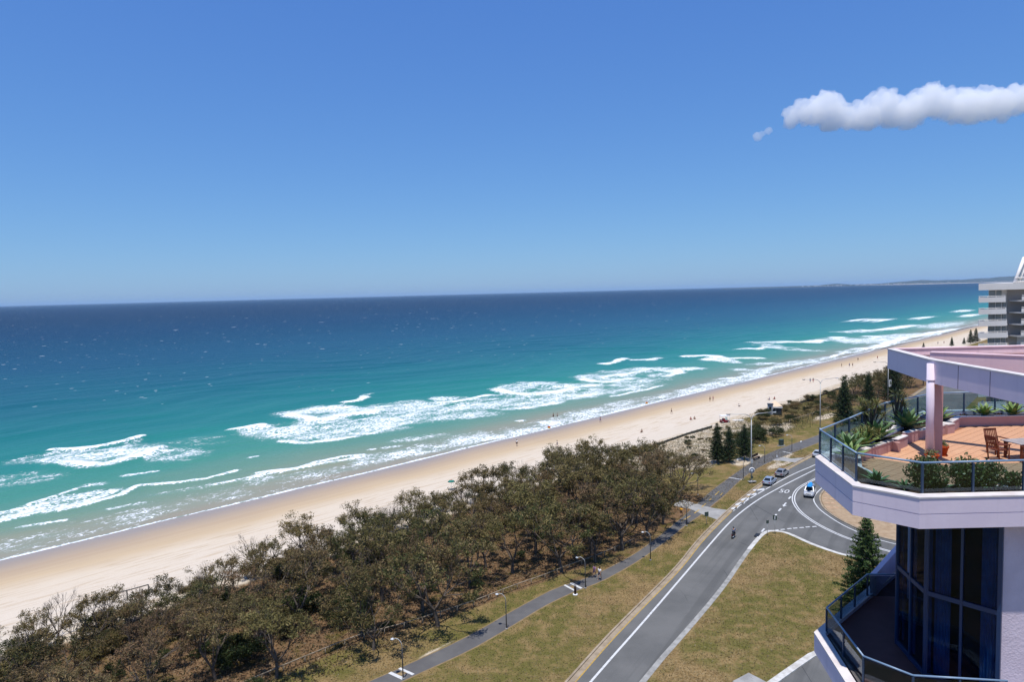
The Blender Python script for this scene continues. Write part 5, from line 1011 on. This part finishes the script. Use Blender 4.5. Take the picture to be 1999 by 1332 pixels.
# timber rails
M_LOG = surf('weathered_log_rail', S(196, 180, 158), S(150, 134, 112), 2, .9, .1, .3)
def fence(name, label, pts, H, mat, span=2.4, r=.07):
    t = thing(name, label, 'fence', (pts[0][0], pts[0][1], gz(*pts[0])))
    P = resample(pts, max(2, int(sum(math.dist(a, b) for a, b in zip(pts, pts[1:]))/span)+1)); o = t.location
    for p in P: MB().tube([(p[0]-o.x, p[1]-o.y, gz(*p)-o.z-.1), (p[0]-o.x, p[1]-o.y, gz(*p)-o.z+H)], r, 6).build('post', mat, t)
    for a, b in zip(P, P[1:]): MB().tube([(a[0]-o.x, a[1]-o.y, gz(*a)-o.z+H), (b[0]-o.x, b[1]-o.y, gz(*b)-o.z+H)], r, 6).build('rail', mat, t)
    return t
fence('rail_fence', 'pale log rail fence along the foot of the grove', WS['RAIL'], .75, M_LOG)
fence('rail_fence', 'grey rail at the beach access left of the bare bushes', [(-57.2, 86.8), (-51.1, 91.8)], 1.2, plain('grey_rail', (.12, .11, .10, 1), .8, .1), 2.2, .08)
M_MESH = surf('grey_shade_cloth', (.07, .075, .06, 1), (.11, .11, .09, 1), 3, .9, .05, .1)
def sand_fence(label, pts, H):
    t = thing('sand_fence', label, 'fence', (pts[0][0], pts[0][1], gz(*pts[0]))); P = resample(pts, max(3, int(sum(math.dist(a, b) for a, b in zip(pts, pts[1:]))/2.4))); o = t.location
    for p in P: MB().box((p[0]-o.x, p[1]-o.y, gz(*p)-o.z+H/2), (.1, .1, H+.2)).build('post', M_BROWN, t)
    for a, b in zip(P, P[1:]):
        rz = math.atan2(b[1]-a[1], b[0]-a[0]); MB().box(((a[0]+b[0])/2-o.x, (a[1]+b[1])/2-o.y, (gz(*a)+gz(*b))/2-o.z+H/2), (math.dist(a, b), .03, H-.1), rz).build('panel', M_MESH, t)
sand_fence('low grey sand fence on the dune right of the grove', [(28.48, 162.84), (37.24, 171.68), (47.32, 182.79), (56, 191)], .8)
sand_fence('low grey sand fence on the dune beyond the lifeguard hut', [(90.0, 221.1), (101.3, 231.8), (123.4, 255.8)], .8)
fence('rail_fence', 'pale rail along the lawn edge behind the lifeguard hut path', [(80, 196), (92, 207), (104, 219)], 1.0, M_LOG, 3)
# lifeguard hut, tent, buggy, board, flags
t = thing('lifeguard_hut', 'grey lifeguard hut with dark open shutters on the dune', 'hut', (80.5, 209.0, gz(80.5, 209)), -.35)
MB().box((-1.1, 0, 1.6), (1.5, 1.6, 3.2)).build('tower', plain('hut_grey', (.42, .44, .46, 1), .8, .1), t); MB().box((-1.1, 0, 3.3), (1.8, 1.9, .2)).build('roof', M_DPOLE, t); MB().box((-1.1, -.82, 2.2), (.7, .04, .8)).build('window', M_CGL, t)
MB().box((.95, 0, 1.2), (2.4, 1.6, 2.0)).build('cabin', plain('hut_green', (.05, .06, .055, 1), .8, .1), t); MB().box((.95, -.1, 2.3), (2.8, 2.0, .12)).build('roof', M_CONC, t); MB().box((.5, -.83, 1.3), (.06, .05, 1.6)).build('shutter_frame', M_STEEL, t); MB().box((1.6, -.83, 1.3), (.9, .04, 1.0)).build('shutter', M_DPOLE, t)
t = thing('beach_tent', 'cream peaked beach tent behind the lifeguard hut', 'tent', (82.5, 213.5, gz(82.5, 213.5)), .3); c_ = [(-1.6, -1.6, 1.9), (1.6, -1.6, 1.9), (1.6, 1.6, 1.9), (-1.6, 1.6, 1.9), (0, 0, 3.6)]; MB().face_add(c_, [(0, 1, 4), (1, 2, 4), (2, 3, 4), (3, 0, 4), (0, 3, 2, 1)]).build('canopy', plain('cream_canvas', (.80, .62, .44, 1), .9, .05), t)
for x in (-1.55, 1.55):
    for y in (-1.55, 1.55): MB().tube([(x, y, 0), (x, y, 1.9)], .04, 5).build('pole', M_STEEL, t)
t = thing('beach_buggy', 'red beach buggy with a white canopy parked on the sand', 'buggy', (61.8, 198.2, gz(61.8, 198.2)), .15)
MB().loft([[(x, -.7, .4), (x, .7, .4), (x, .65, z), (x, -.65, z)] for x, z in ((-1.25, .95), (-.3, .9), (.4, .78), (1.25, .7))]).build('body', plain('buggy_red', (.22, .02, .025, 1), .4, .4), t); MB().box((0, 0, 2.2), (2.6, 1.7, .1)).build('canopy', M_SW, t)
for x in (-.85, .85):
    for y in (-.7, .7): w = MB().tube([(x, y-.12, .33), (x, y+.12, .33)], .33, 12).build('wheel', M_TYRE, t); MB().tube([(x, y-.125, .33), (x, y+.125, .33)], .18, 8).build('rim', M_RIM, w)
for x in (-1.15, 1.15):
    for y in (-.75, .75): MB().tube([(x, y, .7), (x, y, 2.2)], .04, 5).build('post', M_SW, t)
MB().box((-.3, 0, 1.05), (.5, 1.2, .5)).build('seat', plain('seat_red', (.3, .05, .05, 1), .6, .2), t); MB().box((.55, 0, 1.3), (.05, 1.3, .7)).build('windscreen', M_GLASS, t)
b = MB().loft([[(x, -w, z), (x, w, z), (x, w*.8, z+.12), (x, -w*.8, z+.12)] for x, w, z in ((-1.7, .1, .2), (-1.2, .35, .1), (0, .42, .08), (1.2, .35, .1), (1.7, .1, .2))]).build('rescue_board', M_SW); b.location = (66.5, 200.5, gz(66.5, 200.5)); b.rotation_euler = (0, 0, -.1); tag(b, 'white rescue board lying on the sand right of the buggy', 'board')
def flag(label, x, y, z):
    t = thing('beach_flag', label, 'flag', (x, y, z)); MB().tube([(0, 0, 0), (0, 0, 2.0)], .03, 5).build('pole', M_SW, t); MB().box((.45, 0, 1.65), (.9, .03, .35)).build('red_half', plain('flag_red', (.6, .04, .03, 1), .8, .1), t); MB().box((.45, 0, 1.29), (.9, .03, .35)).build('yellow_half', plain('flag_yellow', (.8, .5, .03, 1), .8, .1), t)
flag('red and yellow flag at the swash, nearer of the two', 10.5, 212.0, -4); flag('red and yellow flag at the swash, farther of the two', 49.4, 253.5, -4)
t = thing('beach_umbrella', 'green and red beach umbrella peeping over the grove top', 'umbrella', (-13.5, 141.0, gz(-13.5, 141))); MB().tube([(0, 0, 0), (0, 0, 2)], .03, 5).build('pole', M_SW, t); MB().lathe([(.8, 1.7), (.5, 1.95), (.05, 2.1)], 10).build('canopy', plain('umbrella_green', (.04, .2, .16, 1), .8, .1), t); MB().lathe([(.25, 2.0), (.05, 2.15)], 8).build('tip', plain('umbrella_red', (.5, .05, .04, 1), .8, .1), t)

# ---------------------------------------------------------------- terrace plants, pots and furniture
def agave_leaf():
    st_ = [(0, .06, 0, .01), (.22, .12, .10, .04), (.5, .13, .26, .05), (.78, .075, .40, .03), (1.0, .005, .48, .0)]; V = []; F = []
    for x, w, z, d in st_: V += [(x, -w, z+d), (x, 0, z), (x, w, z+d)]
    for i in range(4):
        for j in (0, 1): F.append((i*3+j, i*3+j+1, i*3+j+4, i*3+j+3))
    return V, F
AV, AF = agave_leaf(); M_AG = [surf('agave_green_%s' % k, a, b, 2, .5, .3, 0) for k, a, b in (('blue', (.09, .16, .07, 1), (.16, .25, .10, 1)), ('bright', (.14, .22, .06, 1), (.24, .32, .10, 1)))]
ag_me = []
for m in M_AG: q = MB().face_add(AV, AF, True); ag_me.append(q.mesh('leaf', m))
def agave(label, loc, R, nl, k, name='agave'):
    t = thing(name, label, 'agave', loc, rnd.uniform(0, 6), 'agaves in the terrace planters')
    MB().lathe([(.10*R, -.05), (.13*R, .1*R), (.05*R, .2*R)], 8).build('stem', M_SOIL, t)
    for i in range(nl):
        u = i/nl; a = i*2.39996; tilt = -.25+1.05*u; s = R*(1.0-.25*u)*rnd.uniform(.85, 1.1); link('leaf', ag_me[k], t, (0, 0, .05*R), (0, -tilt, a), (s, s*1.15, s))
for x, y, R, nl, k, lb in [(14.0, 28.2, .85, 20, 0, 'large agave nearest the corner of the glass, before the bright inner wall'), (13.4, 26.9, .7, 18, 1, 'bright agave squeezed against the corner glass'), (15.0, 28.9, .75, 18, 1, 'bright green agave between the two largest on the left'), (16.15, 30.0, .95, 22, 0, 'broad agave over the first planter wall'), (15.6, 29.8, .55, 14, 1, 'small agave left of the broad one over the planter wall'), (18.75, 32.2, 1.0, 22, 0, 'large dark agave just left of the column'), (21.2, 33.8, .9, 20, 1, 'agave just right of the column'), (24.3, 34.85, .7, 20, 1, 'small round agave in the back planter, left of two'), (25.7, 34.75, .75, 18, 1, 'spiky agave in the back planter, right of two'), (12.6, 23.4, .55, 16, 0, 'agave behind the front glass corner'), (14.3, 22.5, .5, 10, 0, 'dark low agave between the first and second shrubs'), (15.35, 22.4, .5, 10, 0, 'dark low agave between the second and third shrubs'), (13.1, 22.6, .4, 12, 0, 'tiny agave low behind the front glass')]:
    agave(lb, (x, y, 33.03), R*(1.12 if y > 26 else 1.0), int(nl*1.2), k)
def yucca(label, loc, H, heads):
    t = thing('yucca', label, 'yucca', loc, 0, 'branching yuccas by the glass'); r = random.Random(label); C = []; mb = MB()
    for i in range(heads):
        a = r.uniform(0, 6.28); d = r.uniform(.15, .55); e = Vector((math.cos(a)*d, math.sin(a)*d, H*r.uniform(.55, 1))); mb.tube([(0, 0, 0), (e.x*.4, e.y*.4, e.z*.5), e], [.05, .04, .03], 5)
        V = []
        for j in range(46):
            th, ph = r.uniform(0, 6.28), r.uniform(-.3, 1.3); dv = Vector((math.cos(th)*math.cos(ph), math.sin(th)*math.cos(ph), math.sin(ph))); L = r.uniform(.3, .48); sd = dv.cross(Vector((0, 0, 1))).normalized()*.02
            V += [e, e+dv*L*.5+sd, e+dv*L+Vector((0, 0, -.06)), e+dv*L*.5-sd]
        V = np.array([tuple(p) for p in V]); c = np.repeat(pick(46, [(.12, .15, .05), (.20, .20, .07), (.08, .11, .035), (.26, .22, .08)]), 4, axis=0); link('leaf_rosette', np_mesh('leaf_rosette', V, np.arange(len(V)).reshape(-1, 4), M_GLEAF, np.c_[c, np.ones(len(c))]), t)
    mb.build('stem', M_BARK, t)
yucca('tall branching yucca against the side glass', (16.2, 30.7, 33.0), 1.6, 14); yucca('yucca rising above the rail left of the column', (18.7, 33.0, 33.0), 1.7, 8); yucca('low yucca between the big agaves', (15.4, 29.4, 33.0), .6, 7)
def bush(label, loc, rx, rz_, N, pal, cat='shrub', nm='planter_shrub', leaf=.11):
    t = thing(nm, label, cat, loc, 0, 'shrubs in the front planter'); q = rs.normal(size=(N, 3)); q /= np.linalg.norm(q, axis=1)[:, None]; q *= (rs.rand(N, 1)**.45); nz = np.array([mnoise.noise(Vector(p)*2.3+Vector(loc)) for p in q]); q *= (1+.35*nz)[:, None]; C = q*[rx, rx, rz_]+[0, 0, rz_*.95]
    link('foliage', leaves('foliage', C, leaf, pick(N, pal), M_GLEAF, .3, .5), t); mb = MB()
    for i in range(7): a = i*.9; mb.tube([(0, 0, -.05), (math.cos(a)*rx*.3, math.sin(a)*rx*.3, rz_*.6), (math.cos(a)*rx*.55, math.sin(a)*rx*.55, rz_*1.3)], [.025, .018, .008], 4)
    mb.build('stems', M_BARK, t)
GP = [(.05, .085, .022), (.08, .12, .03), (.12, .15, .04), (.035, .06, .018), (.20, .20, .08)]
bush('round leafy shrub behind the front glass, nearest the corner post', (13.85, 22.6, 33.0), .62, .62, 2600, GP); bush('middle leafy shrub behind the front glass', (15.15, 22.55, 33.0), .56, .58, 2300, GP); bush('thin straggling shrub right of the middle one behind the front glass', (15.95, 22.5, 33.0), .52, .50, 1300, GP); bush('smallest shrub by the right post of the front glass', (16.6, 22.35, 33.0), .28, .34, 500, GP)
for x, y, r_, lb in ((23.2, 34.8, .25, 'dark red low plant in the back planter, left'), (25.0, 34.8, .25, 'dark red low plant in the back planter, between the agaves'), (26.6, 34.75, .25, 'dark red low plant in the back planter, right')): bush(lb, (x, y, 32.85), r_, .16, 260, [(.10, .03, .025), (.06, .03, .02), (.05, .06, .02)], 'plant', 'low_plant')
bush('trailing plant under the side glass behind the large agave', (19.8, 33.4, 32.8), .5, .3, 500, [(.03, .045, .02), (.05, .03, .02)], 'plant', 'low_plant'); bush('dark leafy plant at the foot of the side glass', (17.3, 31.6, 32.8), .4, .4, 600, [(.03, .05, .02), (.05, .07, .025)], 'plant', 'low_plant')
M_TC = surf('terracotta_pot', S(206, 92, 46), S(184, 76, 38), 3, .8, .15, .15)
def pot(label, loc, r0, r1, h):
    t = thing('plant_pot', label, 'pot', loc); MB().lathe([(r0, 0), (r1*.93, h*.8), (r1*1.06, h*.82), (r1*1.06, h), (r1*.9, h), (r1*.86, h*.85)], 18).build('pot', M_TC, t); MB().lathe([(r0*1.35, -.03), (r0*1.4, .03), (r0*1.2, .03)], 16, (0, 0, .02)).build('saucer', M_TC, t); MB().lathe([(r1*.86, h*.84), (.01, h*.88)], 12).build('soil', M_SOIL, t)
    N = 90; C = rs.normal(size=(N, 3))*[r1*.4, r1*.4, .05]+[0, 0, h+.08]; link('plant', leaves('plant', C, .14, pick(N, [(.12, .15, .05), (.2, .2, .09)]), M_GLEAF, 1.2, .3), t)
pot('wide low terracotta pot at the front foot of the column', (17.28, 27.85, 32.61), .15, .27, .26); pot('taller terracotta pot on a saucer behind the column', (18.2, 28.62, 32.61), .14, .23, .42)
M_TEAK = surf('red_brown_teak', S(150, 84, 58), S(120, 62, 42), 4, .6, .25, .2); M_TT = surf('weathered_table_top', S(206, 196, 192), S(180, 168, 164), 3, .6, .25, .1)
t = thing('outdoor_table', 'pale slatted outdoor table at the right edge of the terrace', 'table', (21.35, 27.8, 32.61), .16)
for i in range(7): MB().box((0, -.42+.14*i, .73), (2.0, .13, .035)).build('slat', M_TT, t)
for x in (-.85, .85):
    for y in (-.38, .38): MB().box((x, y, .36), (.08, .08, .7)).build('leg', M_TEAK, t)
for y in (-.4, .4): MB().box((0, y, .66), (1.8, .05, .09)).build('apron', M_TEAK, t)
def chair(label, loc, rz):
    t = thing('outdoor_chair', label, 'chair', loc, rz, 'teak chairs round the terrace table')
    for i in range(5): MB().box((-.2+.1*i, 0, .43), (.085, .52, .03)).build('seat_slat', M_TEAK, t)
    for y in (-.27, .27):
        MB().tube([(.24, y, 0), (.24, y, .66)], .028, 6).build('leg', M_TEAK, t); MB().tube([(-.2, y, 0), (-.26, y, .5), (-.40, y, .98)], .028, 6).build('leg', M_TEAK, t); MB().box((0, y, .67), (.62, .07, .035)).build('armrest', M_TEAK, t)
    for i in range(6): MB().tube([(-.27, -.2+.08*i, .5), (-.39, -.2+.08*i, .95)], .022, 5).build('back_slat', M_TEAK, t)
    MB().box((-.39, 0, .97), (.05, .56, .09)).build('top_rail', M_TEAK, t)
chair('teak chair at the near end of the table with its back to the sea', (19.95, 27.75, 32.61), .16); chair('teak chair with its back to the viewer at the table', (20.75, 26.85, 32.61), 1.72); chair('teak chair on the far side of the table', (20.6, 28.75, 32.61), -1.45)
